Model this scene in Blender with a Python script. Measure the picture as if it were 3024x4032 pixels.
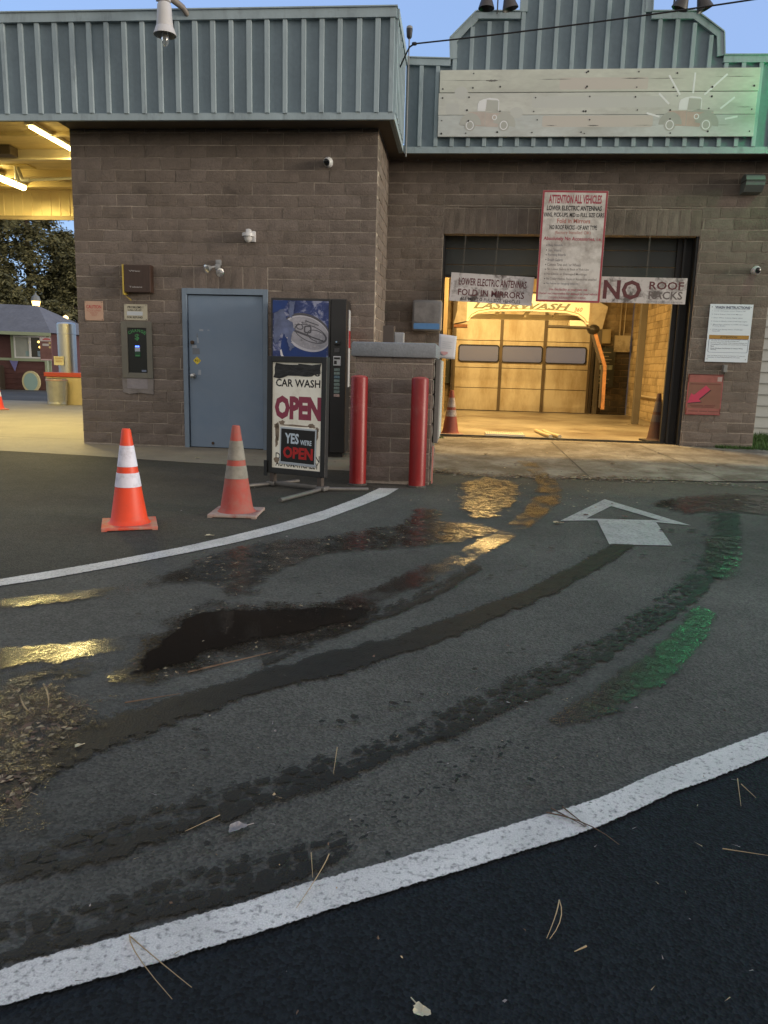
import bpy, bmesh, math, random
from mathutils import Vector, Matrix
R = math.radians
random.seed(7)
for o in list(bpy.data.objects): bpy.data.objects.remove(o)
SC = bpy.context.scene
C = SC.collection
# ------------------------------------------------------------------ camera
cd = bpy.data.cameras.new('camera'); cam = bpy.data.objects.new('camera', cd); C.objects.link(cam)
cr, cu, cf = Vector((0.994939, 0.097157, 0.025639)), Vector((-0.043194, 0.18315, 0.982136)), Vector((-0.090725, 0.978272, -0.186419))
cam.matrix_world = Matrix.Translation((5.2197, -10.3644, 1.1879)) @ Matrix((cr, cu, -cf)).transposed().to_4x4()
cd.sensor_fit = 'VERTICAL'; cd.sensor_height = 36.0; cd.sensor_width = 27.0; cd.lens = 27.107
cd.clip_start = 0.05; cd.clip_end = 2000
SC.camera = cam
SC.render.resolution_x, SC.render.resolution_y = 768, 1024
# ------------------------------------------------------------------ world, sun, exposure
SUN_EL, SUN_AZ = 6.0, 76.0          # dusk glow low to the right of and behind the viewer
W = bpy.data.worlds.new('World'); SC.world = W; W.use_nodes = True
nt = W.node_tree; nt.nodes.clear()
sky = nt.nodes.new('ShaderNodeTexSky'); sky.sky_type = 'NISHITA'; sky.sun_disc = False
sky.sun_elevation = R(SUN_EL); sky.sun_rotation = R(180 - SUN_AZ); sky.altitude = 50; sky.air_density = 1.0; sky.dust_density = 0.4; sky.ozone_density = 3.0
# thin dusk cloud over the clear sky: lavender blue ahead, a broad pale grey bank behind the viewer
def wn(t, **k):
    q = nt.nodes.new(t)
    for a, v in k.items(): setattr(q, a, v)
    return q
tcw = wn('ShaderNodeTexCoord'); sep = wn('ShaderNodeSeparateXYZ'); nt.links.new(tcw.outputs['Generated'], sep.inputs[0])
cl = wn('ShaderNodeTexNoise'); cl.inputs['Scale'].default_value = 2.6; cl.inputs['Detail'].default_value = 5; cl.inputs['Roughness'].default_value = 0.5; nt.links.new(tcw.outputs['Generated'], cl.inputs['Vector'])
off = wn('ShaderNodeMath', operation='MULTIPLY_ADD'); nt.links.new(cl.outputs['Fac'], off.inputs[0]); off.inputs[1].default_value = 0.5; nt.links.new(sep.outputs[1], off.inputs[2])
bank = wn('ShaderNodeMapRange'); bank.inputs[1].default_value = 0.45; bank.inputs[2].default_value = -0.25; nt.links.new(off.outputs[0], bank.inputs[0])
cloud = wn('ShaderNodeMix', data_type='RGBA'); nt.links.new(bank.outputs[0], cloud.inputs[0]); cloud.inputs[6].default_value = (0.98, 1.38, 2.38, 1); cloud.inputs[7].default_value = (2.85, 2.45, 2.0, 1)
cov = wn('ShaderNodeMapRange'); cov.inputs[1].default_value = 0.3; cov.inputs[2].default_value = 0.7; cov.inputs[3].default_value = 0.60; cov.inputs[4].default_value = 0.85; nt.links.new(cl.outputs['Fac'], cov.inputs[0])
skymix = wn('ShaderNodeMix', data_type='RGBA'); nt.links.new(cov.outputs[0], skymix.inputs[0]); nt.links.new(sky.outputs[0], skymix.inputs[6]); nt.links.new(cloud.outputs[2], skymix.inputs[7])
bg = wn('ShaderNodeBackground'); bg.inputs['Strength'].default_value = 0.10
wo = wn('ShaderNodeOutputWorld')
zen = wn('ShaderNodeMapRange'); zen.inputs[1].default_value = 0.0; zen.inputs[2].default_value = 0.9; zen.inputs[3].default_value = 0.62; zen.inputs[4].default_value = 1.25; nt.links.new(sep.outputs[2], zen.inputs[0])
zf = wn('ShaderNodeMix', data_type='FLOAT'); nt.links.new(bank.outputs[0], zf.inputs[0]); zf.inputs[2].default_value = 1.0; nt.links.new(zen.outputs[0], zf.inputs[3])     # the cloud bank is brightest overhead
zs = wn('ShaderNodeVectorMath', operation='SCALE'); nt.links.new(skymix.outputs[2], zs.inputs[0]); nt.links.new(zf.outputs[0], zs.inputs['Scale'])
nt.links.new(zs.outputs[0], bg.inputs[0]); nt.links.new(bg.outputs[0], wo.inputs[0])
sl = bpy.data.lights.new('sun', 'SUN'); sl.energy = 0.6; sl.angle = R(14); sl.color = (1.0, 0.86, 0.70)
sun = bpy.data.objects.new('sun', sl); C.objects.link(sun)
sd = Vector((math.sin(R(SUN_AZ)) * math.cos(R(SUN_EL)), -math.cos(R(SUN_AZ)) * math.cos(R(SUN_EL)), math.sin(R(SUN_EL))))
sun.rotation_euler = sd.to_track_quat('Z', 'Y').to_euler()
vs = SC.view_settings; vs.view_transform = 'Standard'; vs.look = 'None'; vs.gamma = 1.0; vs.exposure = 2.0; vs.use_curve_mapping = False
SC.cycles.use_denoising = True; SC.cycles.max_bounces = 8; SC.cycles.diffuse_bounces = 4; SC.cycles.transparent_max_bounces = 16
SC.cycles.sample_clamp_indirect = 4.0; SC.cycles.caustics_reflective = False; SC.cycles.caustics_refractive = False

# ------------------------------------------------------------------ helpers
def lin(r, g, b):                      # sRGB 0..255 to linear
    return tuple(((c/255)/12.92 if c/255 <= 0.04045 else ((c/255+0.055)/1.055)**2.4) for c in (r, g, b))
MATS = {}
def mat(name, col, rough=0.7, metal=0.0, var=0.0, vscale=6.0, var2=0.0, v2scale=60.0, bump=0.0, bscale=80.0, spec=0.5,
        dirt=None, dirt_amt=0.0, dscale=2.0, emit=None, estr=0.0, dsharp=0.12, stretch=(1, 1, 1), coat=0.0):
    if name in MATS: return MATS[name]
    m = bpy.data.materials.new(name); m.use_nodes = True; MATS[name] = m
    n, l = m.node_tree.nodes, m.node_tree.links
    b = n['Principled BSDF']; b.inputs['Base Color'].default_value = (*col, 1); b.inputs['Roughness'].default_value = rough
    b.inputs['Metallic'].default_value = metal; b.inputs['Specular IOR Level'].default_value = spec; b.inputs['Coat Weight'].default_value = coat
    tc = n.new('ShaderNodeTexCoord'); mp = n.new('ShaderNodeMapping'); mp.inputs['Scale'].default_value = stretch
    l.new(tc.outputs['Object'], mp.inputs[0]); src = mp.outputs[0]
    cur = None
    def noise(sc, det=4, rgh=0.6):
        t = n.new('ShaderNodeTexNoise'); t.inputs['Scale'].default_value = sc; t.inputs['Detail'].default_value = det; t.inputs['Roughness'].default_value = rgh
        l.new(src, t.inputs['Vector']); return t.outputs['Fac']
    def mul(fac_out, amt, prev):
        mr = n.new('ShaderNodeMapRange'); mr.inputs[1].default_value = 0.25; mr.inputs[2].default_value = 0.75
        mr.inputs[3].default_value = 1 - amt; mr.inputs[4].default_value = 1 + amt; l.new(fac_out, mr.inputs[0])
        mx = n.new('ShaderNodeMix'); mx.data_type = 'RGBA'; mx.blend_type = 'MULTIPLY'; mx.inputs[0].default_value = 1
        if prev is None: mx.inputs[6].default_value = (*col, 1)
        else: l.new(prev, mx.inputs[6])
        cb = n.new('ShaderNodeCombineColor')
        for i in range(3): l.new(mr.outputs[0], cb.inputs[i])
        l.new(cb.outputs[0], mx.inputs[7]); return mx.outputs[2]
    if var: cur = mul(noise(vscale), var, cur)
    if var2: cur = mul(noise(v2scale, 2), var2, cur)
    if dirt is not None:
        f = noise(dscale, 6, 0.7)
        mr = n.new('ShaderNodeMapRange'); c0 = 1 - dirt_amt
        mr.inputs[1].default_value = 0.3 + 0.4*c0 - dsharp; mr.inputs[2].default_value = 0.3 + 0.4*c0 + dsharp; l.new(f, mr.inputs[0])
        mx = n.new('ShaderNodeMix'); mx.data_type = 'RGBA'; l.new(mr.outputs[0], mx.inputs[0])
        if cur is None: mx.inputs[6].default_value = (*col, 1)
        else: l.new(cur, mx.inputs[6])
        mx.inputs[7].default_value = (*dirt, 1); cur = mx.outputs[2]
    if cur is not None: l.new(cur, b.inputs['Base Color'])
    if bump:
        bp = n.new('ShaderNodeBump'); bp.inputs['Strength'].default_value = bump; bp.inputs['Distance'].default_value = 0.01
        l.new(noise(bscale, 3), bp.inputs['Height']); l.new(bp.outputs[0], b.inputs['Normal'])
    if emit: b.inputs['Emission Color'].default_value = (*emit, 1); b.inputs['Emission Strength'].default_value = estr
    return m

class MB:
    def __init__(s): s.v = []; s.f = []; s.m = []; s.uv = None
    def add(s, vs_, fs, mi=0):
        k = len(s.v); s.v += [tuple(p) for p in vs_]
        for f in fs: s.f.append(tuple(i + k for i in f)); s.m.append(mi)
        return s
    def box(s, x0, x1, y0, y1, z0, z1, mi=0, bev=0.0):
        if bev:
            bm = bmesh.new(); bmesh.ops.create_cube(bm, size=1)
            for v in bm.verts: v.co = Vector(((x0+x1)/2 + v.co.x*(x1-x0), (y0+y1)/2 + v.co.y*(y1-y0), (z0+z1)/2 + v.co.z*(z1-z0)))
            bmesh.ops.bevel(bm, geom=bm.edges[:], offset=bev, segments=2, profile=0.5, affect='EDGES')
            s.frombm(bm, mi); return s
        P = [(x0,y0,z0),(x1,y0,z0),(x1,y1,z0),(x0,y1,z0),(x0,y0,z1),(x1,y0,z1),(x1,y1,z1),(x0,y1,z1)]
        return s.add(P, [(0,3,2,1),(4,5,6,7),(0,1,5,4),(1,2,6,5),(2,3,7,6),(3,0,4,7)], mi)
    def frombm(s, bm, mi=0, M=None):
        bm.verts.ensure_lookup_table()
        for i, v in enumerate(bm.verts): v.index = i
        s.add([(M @ v.co if M else v.co) for v in bm.verts], [tuple(v.index for v in f.verts) for f in bm.faces], mi); bm.free(); return s
    def tube(s, pts, r, n=10, mi=0, cap=True):
        pts = [Vector(p) for p in pts]; rs = r if isinstance(r, (list, tuple)) else [r]*len(pts)
        vs_, fs = [], []; up = None
        for i, p in enumerate(pts):
            t = (pts[min(i+1, len(pts)-1)] - pts[max(i-1, 0)]).normalized()
            if up is None: up = t.orthogonal().normalized()
            a = (up - t*up.dot(t)).normalized(); up = a; b = t.cross(a)
            for k in range(n):
                an = 2*math.pi*k/n; vs_.append(p + (a*math.cos(an) + b*math.sin(an))*rs[i])
        for i in range(len(pts)-1):
            for k in range(n):
                fs.append((i*n+k, i*n+(k+1) % n, (i+1)*n+(k+1) % n, (i+1)*n+k))
        if cap:
            fs.append(tuple(range(n-1, -1, -1))); fs.append(tuple((len(pts)-1)*n + k for k in range(n)))
        return s.add(vs_, fs, mi)
    def lathe(s, prof, c=(0, 0, 0), n=24, mi=0, axis='Z', cap=True):
        vs_, fs = [], []
        for (r, z) in prof:
            for k in range(n):
                a = 2*math.pi*k/n; x, y = r*math.cos(a), r*math.sin(a)
                p = (x, y, z) if axis == 'Z' else ((x, -z, y) if axis == 'Y' else (z, x, y))
                vs_.append((p[0]+c[0], p[1]+c[1], p[2]+c[2]))
        for i in range(len(prof)-1):
            for k in range(n): fs.append((i*n+k, i*n+(k+1) % n, (i+1)*n+(k+1) % n, (i+1)*n+k))
        if cap:
            fs.append(tuple(range(n-1, -1, -1))); fs.append(tuple((len(prof)-1)*n + k for k in range(n)))
        return s.add(vs_, fs, mi)
    def prism(s, poly, y0, y1, mi=0):      # outline in XZ, extruded along Y (y0 = front); outline counter-clockwise seen from -Y
        n = len(poly); v = [(x, y0, z) for x, z in poly] + [(x, y1, z) for x, z in poly]
        f = [tuple(range(n)), tuple(range(2*n-1, n-1, -1))] + [(i+n, (i+1) % n + n, (i+1) % n, i) for i in range(n)]
        return s.add(v, f, mi)
    def plate(s, poly, y, mi=0):           # thin painted or printed mark lying on a face that looks toward -Y
        return s.add([(x, y, z) for x, z in poly], [tuple(range(len(poly)))], mi)
    def sheet(s, poly, z, mi=0):
        return s.add([(x, y, z) for x, y in poly], [tuple(range(len(poly)))], mi)
    def text(s, body, u0, u1, v0, v1, y, mi=0, bold=0.0, shear=0.0, fit=True):
        cv = bpy.data.curves.new('t', 'FONT'); cv.body = body; cv.size = 1; cv.offset = bold; cv.resolution_u = 2; cv.shear = shear
        ob = bpy.data.objects.new('t', cv); C.objects.link(ob)
        dg = bpy.context.evaluated_depsgraph_get(); dg.update()
        me = bpy.data.meshes.new_from_object(ob.evaluated_get(dg))
        xs = [v.co.x for v in me.vertices]; ys = [v.co.y for v in me.vertices]
        if xs:
            a, b, c, d = min(xs), max(xs), min(ys), max(ys)
            s.add([(u0 + (v.co.x-a)/(b-a)*(u1-u0), y, v0 + (v.co.y-c)/(d-c)*(v1-v0)) for v in me.vertices], [tuple(p.vertices) for p in me.polygons], mi)
        bpy.data.objects.remove(ob); bpy.data.curves.remove(cv); bpy.data.meshes.remove(me)
        return s
    def xf(s, M, start=0):
        s.v[start:] = [tuple(M @ Vector(p)) for p in s.v[start:]]; return s
    def build(s, name, mats, parent=None, smooth=None, loc=None, rot=None, fix=True):
        me = bpy.data.meshes.new(name); me.from_pydata(s.v, [], s.f)
        if not isinstance(mats, (list, tuple)): mats = [mats]
        for m in mats: me.materials.append(m)
        me.polygons.foreach_set('material_index', s.m)
        if s.uv:
            ul = me.uv_layers.new(name='UVMap')
            for lp in me.loops: ul.data[lp.index].uv = s.uv[lp.vertex_index]
        me.update()
        if smooth is not None:
            me.polygons.foreach_set('use_smooth', [True]*len(me.polygons)); me.set_sharp_from_angle(angle=R(smooth))
        o = bpy.data.objects.new(name, me); C.objects.link(o)
        if parent: o.parent = parent
        if loc: o.location = loc
        if rot: o.rotation_euler = rot
        return o
def tag(o, label=None, cat=None, group=None, kind=None):
    if label: o['label'] = label
    if cat: o['category'] = cat
    if group: o['group'] = group
    if kind: o['kind'] = kind
    return o
def empty(name, loc, label, cat, rot=(0, 0, 0), group=None):
    o = bpy.data.objects.new(name, None); C.objects.link(o); o.location = loc; o.rotation_euler = rot; o.empty_display_size = 0.1
    return tag(o, label, cat, group)
def copy_tree(o, parent=None):
    c = o.copy(); C.objects.link(c)
    if parent: c.parent = parent
    for ch in list(o.children): copy_tree(ch, c)
    return c
def arc(cx, cz, rx, rz, a0=0, a1=360, n=28, rot=0):
    out = []
    for i in range(n + (0 if a1-a0 == 360 else 1)):
        a = R(a0 + (a1-a0)*i/n); x, z = rx*math.cos(a), rz*math.sin(a)
        out.append((cx + x*math.cos(R(rot)) - z*math.sin(R(rot)), cz + x*math.sin(R(rot)) + z*math.cos(R(rot))))
    return out
def rrect(x0, x1, z0, z1, r, n=4):
    out = []
    for cx, cz, a in ((x1-r, z0+r, -90), (x1-r, z1-r, 0), (x0+r, z1-r, 90), (x0+r, z0+r, 180)):
        out += [(cx + r*math.cos(R(a+90*i/n)), cz + r*math.sin(R(a+90*i/n))) for i in range(n+1)]
    return out
def ring(mb, outer, inner, y, mi=0):
    n = len(outer); mb.add([(x, y, z) for x, z in outer] + [(x, y, z) for x, z in inner], [(i, (i+1) % n, (i+1) % n + n, i+n) for i in range(n)], mi)

# ------------------------------------------------------------------ measured ground outlines (metres)
NEAR_LINE = ([(4.277, -9.192), (4.372, -9.123), (4.441, -9.076), (4.578, -9.002), (4.679, -8.938), (4.767, -8.89), (4.857, -8.828), (4.953, -8.769), (5.088, -8.693), (5.226, -8.604), (5.375, -8.51), (5.503, -8.428), (5.669, -8.322), (5.731, -8.267), (5.88, -8.139), (6.103, -7.973), (6.312, -7.817), (6.619, -7.6), (7.122, -7.268), (8.2, -6.75), (10.5, -5.9), (13.5, -5.2)], [(4.331, -9.268), (4.424, -9.208), (4.528, -9.149), (4.64, -9.089), (4.757, -9.019), (4.884, -8.942), (5.02, -8.853), (5.099, -8.805), (5.256, -8.712), (5.427, -8.605), (5.583, -8.51), (5.686, -8.433), (5.754, -8.376), (5.881, -8.269), (6.045, -8.156), (6.24, -8.007), (6.527, -7.805), (6.998, -7.491), (8.12, -6.93), (10.45, -6.06), (13.47, -5.36)])
FAR_LINE = ([(2.392, -7.051), (2.805, -6.576), (2.964, -6.392), (3.22, -6.067), (3.499, -5.657), (3.698, -5.295), (3.917, -4.847), (4.156, -4.224), (4.368, -3.48), (4.481, -2.929)], [(2.464, -7.14), (2.874, -6.688), (3.036, -6.523), (3.283, -6.207), (3.559, -5.822), (3.761, -5.509), (3.98, -5.112), (4.219, -4.582), (4.424, -3.922), (4.589, -3.347), (4.662, -2.911)])
ARROW = [(6.622, -3.045), (7.088, -4.174), (6.838, -4.101), (6.741, -4.957), (6.302, -5.005), (6.369, -4.131), (6.064, -4.219)]
ARROW_IN = [(6.612, -3.417), (6.892, -4.012), (6.29, -4.071)]
TRACKS = {'t_near': ([(4.21, -9.056), (4.287, -8.985), (4.369, -8.945), (4.451, -8.897), (4.537, -8.846), (4.625, -8.788), (4.719, -8.728), (4.792, -8.678), (4.888, -8.631), (4.98, -8.579)], [(4.288, -9.168), (4.371, -9.121), (4.482, -9.06), (4.576, -8.999), (4.678, -8.935), (4.767, -8.889), (4.856, -8.823), (4.926, -8.77), (4.997, -8.694)], 1, 0.25), 't_near_dots': ([(4.98, -8.579), (5.089, -8.446), (5.211, -8.27), (5.352, -8.096), (5.447, -7.972), (5.567, -7.835)], [(4.997, -8.694), (5.099, -8.562), (5.215, -8.417), (5.362, -8.208), (5.469, -8.079), (5.614, -7.897)], 2, 0.8), 't_green': ([(5.565, -7.853), (5.66, -7.728), (5.789, -7.545), (5.891, -7.37), (6.019, -7.199), (6.177, -6.948), (6.314, -6.701), (6.483, -6.377)], [(5.614, -7.897), (5.704, -7.86), (5.836, -7.739), (5.947, -7.604), (6.073, -7.434), (6.22, -7.193), (6.379, -6.914), (6.555, -6.517)], 0, 0.2), 't_main': ([(4.078, -8.866), (4.164, -8.785), (4.268, -8.706), (4.35, -8.624), (4.443, -8.547), (4.544, -8.469), (4.65, -8.381), (4.761, -8.273), (4.853, -8.195), (5.026, -8.057), (5.207, -7.824), (5.423, -7.546), (5.675, -7.266), (6.003, -6.788), (6.256, -6.393), (6.548, -5.875), (6.814, -5.325), (7.07, -4.696), (7.416, -3.564)], [(4.157, -8.98), (4.24, -8.909), (4.337, -8.835), (4.465, -8.771), (4.507, -8.706), (4.62, -8.602), (4.726, -8.54), (4.831, -8.44), (4.936, -8.365), (5.042, -8.227), (5.177, -8.097), (5.272, -7.998), (5.45, -7.805), (5.691, -7.504), (5.926, -7.188), (6.222, -6.764), (6.495, -6.334), (6.815, -5.774), (7.135, -5.134), (7.365, -4.507), (7.693, -3.499)], 1, 0.3), 't_arrow': ([(3.835, -8.517), (3.92, -8.389), (3.972, -8.223), (4.072, -8.068), (4.164, -7.965), (4.281, -7.831), (4.412, -7.697), (4.549, -7.524), (4.706, -7.357), (4.929, -7.17), (5.091, -6.952), (5.327, -6.652), (5.63, -6.246), (6.026, -5.543), (6.315, -5.003)], [(3.974, -8.717), (4.057, -8.612), (4.099, -8.454), (4.181, -8.296), (4.264, -8.201), (4.357, -8.042), (4.472, -7.899), (4.6, -7.74), (4.794, -7.606), (4.953, -7.409), (5.106, -7.259), (5.323, -6.976), (5.519, -6.685), (5.775, -6.307), (6.066, -5.803), (6.345, -5.307), (6.48, -4.997)], 0, 0.15), 't_curve': ([(4.48, -6.846), (4.589, -6.693), (4.789, -6.393), (4.958, -6.027), (5.205, -5.587), (5.319, -5.239), (5.562, -4.735), (5.77, -3.99), (5.93, -3.268), (6.057, -2.483), (6.085, -1.548), (5.952, -0.516)], [(4.557, -7.005), (4.716, -6.91), (4.886, -6.624), (5.058, -6.298), (5.286, -5.836), (5.47, -5.369), (5.685, -4.899), (5.925, -4.155), (6.163, -3.359), (6.279, -2.636), (6.308, -1.854), (6.212, -0.763)], 0, 0.25), 't_tread2': ([(4.45, -7.43), (4.622, -7.12), (4.814, -6.809), (4.974, -6.536), (5.156, -6.178), (5.343, -5.736)], [(4.499, -7.547), (4.669, -7.259), (4.855, -6.966), (5.031, -6.683), (5.21, -6.35), (5.411, -5.823)], 1, 0.5), 't_left': ([(3.206, -7.693), (3.398, -7.541), (3.608, -7.453), (3.777, -7.34), (3.946, -7.247), (4.043, -7.17)], [(3.358, -7.906), (3.519, -7.737), (3.708, -7.641), (3.859, -7.517), (4.025, -7.448), (4.156, -7.372)], 0, 0.3), 't_thin': ([(2.871, -7.06), (3.026, -6.936), (3.287, -6.755), (3.549, -6.508), (3.718, -6.111)], [(2.943, -7.166), (3.108, -7.068), (3.362, -6.899), (3.611, -6.654), (3.826, -6.344)], 0, 0.5), 't_left2': ([(3.397, -7.961), (3.539, -7.77), (3.748, -7.644), (3.982, -7.532), (4.053, -7.469)], [(3.471, -8.064), (3.6, -7.868), (3.809, -7.762), (3.995, -7.651), (4.064, -7.593)], 1, 0.8)}
PATCHES = {'puddle': [(4.034, -7.7), (4.004, -7.529), (4.039, -7.381), (4.009, -7.163), (4.026, -6.997), (4.126, -6.888), (4.311, -6.898), (4.476, -6.826), (4.653, -6.794), (4.809, -6.767), (4.783, -6.912), (4.655, -7.065), (4.511, -7.187), (4.406, -7.263), (4.311, -7.358), (4.228, -7.467), (4.161, -7.601), (4.103, -7.689)], 'wet_halo': [(3.999, -7.784), (3.954, -7.512), (3.952, -7.264), (3.951, -6.975), (4.044, -6.776), (4.282, -6.786), (4.477, -6.721), (4.678, -6.661), (4.867, -6.666), (4.85, -6.921), (4.712, -7.153), (4.577, -7.302), (4.439, -7.39), (4.324, -7.526), (4.223, -7.67), (4.133, -7.763)], 'wet_a': [(3.71, -6.46), (3.692, -6.116), (3.746, -5.76), (3.946, -5.498), (4.279, -5.288), (4.588, -4.948), (4.835, -4.642), (4.923, -3.979), (5.118, -3.997), (5.076, -4.498), (5.465, -4.588), (5.509, -4.779), (5.288, -5.132), (4.981, -5.377), (4.686, -5.504), (4.413, -5.686), (4.247, -6.007), (4.176, -6.277), (4.182, -6.591), (4.105, -6.662), (3.98, -6.499), (3.862, -6.449)], 'wet_b': [(5.296, -2.369), (5.549, -1.958), (5.831, -2.224), (5.825, -2.979), (5.69, -3.753), (5.514, -4.21), (5.364, -4.34), (5.292, -3.735), (5.316, -3.109)], 'wet_c': [(6.993, -3.254), (7.273, -2.883), (7.763, -2.542), (8.367, -2.332), (8.509, -2.438), (8.177, -3.274), (7.908, -3.556), (7.548, -3.489), (7.187, -3.66)], 'wet_d': [(3.5, -7.984), (3.611, -7.887), (3.805, -7.857), (4.006, -7.981), (4.041, -8.149), (4.044, -8.302), (4.074, -8.483), (4.123, -8.613), (4.099, -8.679), (3.997, -8.713)], 'wet_e': [(7.054, -4.653), (7.336, -4.593), (7.072, -5.335), (6.917, -5.755), (6.788, -5.86), (6.731, -5.79)]}
APRON_EDGE = [(4.645, -1.319), (4.982, -1.591), (5.298, -1.695), (5.607, -1.759), (5.92, -1.671), (6.221, -1.735), (6.537, -1.647), (6.844, -1.634), (7.364, -1.563), (7.876, -1.53), (8.4, -1.459), (8.728, -1.369), (10.03, -1.16)]
LITTER = {'needles': [[(4.586, -9.009), (4.632, -9.072), (4.733, -9.157)], [(4.591, -9.014), (4.671, -9.073), (4.76, -9.126)], [(4.907, -8.688), (4.928, -8.778)], [(4.951, -8.688), (4.942, -8.768), (4.912, -8.885)], [(4.887, -8.155), (4.901, -8.314)], [(4.639, -8.563), (4.574, -8.644)], [(5.503, -8.431), (5.597, -8.478), (5.671, -8.551)], [(5.55, -8.397), (5.603, -8.483)], [(5.518, -8.408), (5.599, -8.483)], [(5.493, -8.783), (5.477, -8.844), (5.452, -8.907)], [(5.493, -8.783), (5.488, -8.85), (5.458, -8.909)], [(6.089, -8.171), (6.047, -8.323)], [(6.089, -8.202), (6.105, -8.273)], [(5.93, -8.533), (6.037, -8.547)], [(3.754, -7.844), (3.831, -7.952), (3.885, -8.054)], [(3.727, -7.949), (3.802, -8.049), (3.851, -8.077)], [(3.779, -7.84), (3.764, -7.923)], [(4.226, -7.651), (4.515, -7.378)], [(4.107, -7.947), (4.269, -7.845)], [(5.083, -7.523), (4.946, -7.241)], [(5.183, -9.078), (5.203, -9.119)], [(5.532, -8.919), (5.505, -8.938)], [(5.836, -8.967), (5.845, -8.978)]]}
SPOTS = [(4.421, -8.119, 0.0152), (4.491, -8.245, 0.0144), (4.449, -8.389, 0.0104), (4.811, -8.001, 0.0144), (4.872, -7.992, 0.0184), (4.913, -7.951, 0.0176), (5.036, -7.824, 0.0184), (5.084, -7.809, 0.0128), (5.13, -7.732, 0.0124), (5.474, -8.276, 0.014), (5.095, -8.678, 0.0092), (4.649, -8.697, 0.0124), (5.326, -7.461, 0.0132), (5.255, -8.07, 0.0132), (5.208, -8.04, 0.0144), (5.476, -7.262, 0.014), (5.537, -7.209, 0.0144), (5.21, -8.216, 0.01), (5.265, -8.288, 0.0108), (5.246, -8.366, 0.0096), (5.096, -8.521, 0.0076), (6.866, -4.45, 0.032), (7.03, -4.415, 0.0352), (7.069, -4.571, 0.0256), (6.793, -4.466, 0.026), (6.46, -5.334, 0.0244), (6.704, -5.408, 0.022), (6.802, -5.265, 0.02), (5.755, -5.217, 0.02), (5.873, -5.26, 0.0228), (5.957, -4.809, 0.0188), (6.072, -5.349, 0.0196), (6.212, -5.053, 0.0208), (4.362, -6.29, 0.016), (4.543, -6.566, 0.0152), (4.662, -6.703, 0.0124), (5.929, -5.943, 0.0152), (6.248, -6.571, 0.0168), (6.175, -6.691, 0.0148), (5.445, -6.035, 0.0192), (5.558, -5.912, 0.0176), (5.649, -5.787, 0.0204), (5.713, -5.985, 0.0148), (3.968, -7.403, 0.012), (3.774, -7.04, 0.0152), (3.845, -6.994, 0.0136), (4.171, -6.55, 0.0152), (4.907, -5.184, 0.0204), (5.308, -8.11, 0.0088), (5.389, -8.102, 0.006), (5.482, -7.863, 0.0044), (5.223, -8.342, 0.0064), (5.003, -8.575, 0.0072), (5.425, -8.156, 0.0044), (5.307, -8.197, 0.0084), (5.111, -8.539, 0.0072), (5.159, -8.385, 0.0068), (5.122, -8.423, 0.008), (5.47, -8.04, 0.0044), (5.079, -8.49, 0.006), (4.976, -8.53, 0.0044), (5.404, -8.06, 0.0064), (5.437, -8.166, 0.0036), (5.392, -8.094, 0.0084), (5.162, -8.354, 0.0032), (5.09, -8.453, 0.0068), (5.54, -7.942, 0.006), (5.255, -8.236, 0.0076), (5.425, -8.056, 0.0092), (5.016, -8.551, 0.0076), (5.183, -8.344, 0.0048), (5.146, -8.398, 0.004), (5.369, -8.142, 0.0036), (5.516, -7.91, 0.0052), (5.309, -8.165, 0.006), (5.019, -8.523, 0.0052), (5.478, -8.088, 0.0092), (5.317, -8.165, 0.006), (5.069, -8.453, 0.0052), (5.631, -7.771, 0.0068), (5.226, -8.233, 0.0048), (5.204, -8.361, 0.0084), (5.506, -7.897, 0.006), (5.03, -8.569, 0.0072), (5.171, -8.29, 0.0068), (5.338, -8.119, 0.0076), (5.075, -8.418, 0.0068), (5.166, -8.374, 0.0064), (5.189, -8.244, 0.0028), (5.569, -8.144, 0.0052), (5.535, -8.323, 0.0032), (5.536, -8.294, 0.0048), (5.374, -8.368, 0.0048), (5.546, -8.405, 0.0048), (5.476, -8.195, 0.0028), (5.627, -8.377, 0.0036), (5.563, -8.281, 0.0044), (5.279, -8.351, 0.004), (5.569, -8.12, 0.0044), (5.616, -8.232, 0.0044), (5.191, -8.017, 0.004), (5.574, -7.998, 0.0048), (5.575, -7.88, 0.0044), (5.315, -7.928, 0.0032), (5.37, -8.005, 0.0032), (5.202, -8.198, 0.0036), (5.527, -8.22, 0.0032), (5.758, -7.824, 0.0044), (5.342, -8.146, 0.0024), (5.671, -8.078, 0.0024), (5.56, -7.919, 0.0044), (5.373, -8.237, 0.0052), (5.659, -8.106, 0.0048), (5.559, -8.091, 0.0028), (5.519, -8.207, 0.0052), (5.727, -8.2, 0.0032), (5.751, -7.825, 0.0032), (5.5, -8.236, 0.0028)]
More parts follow.
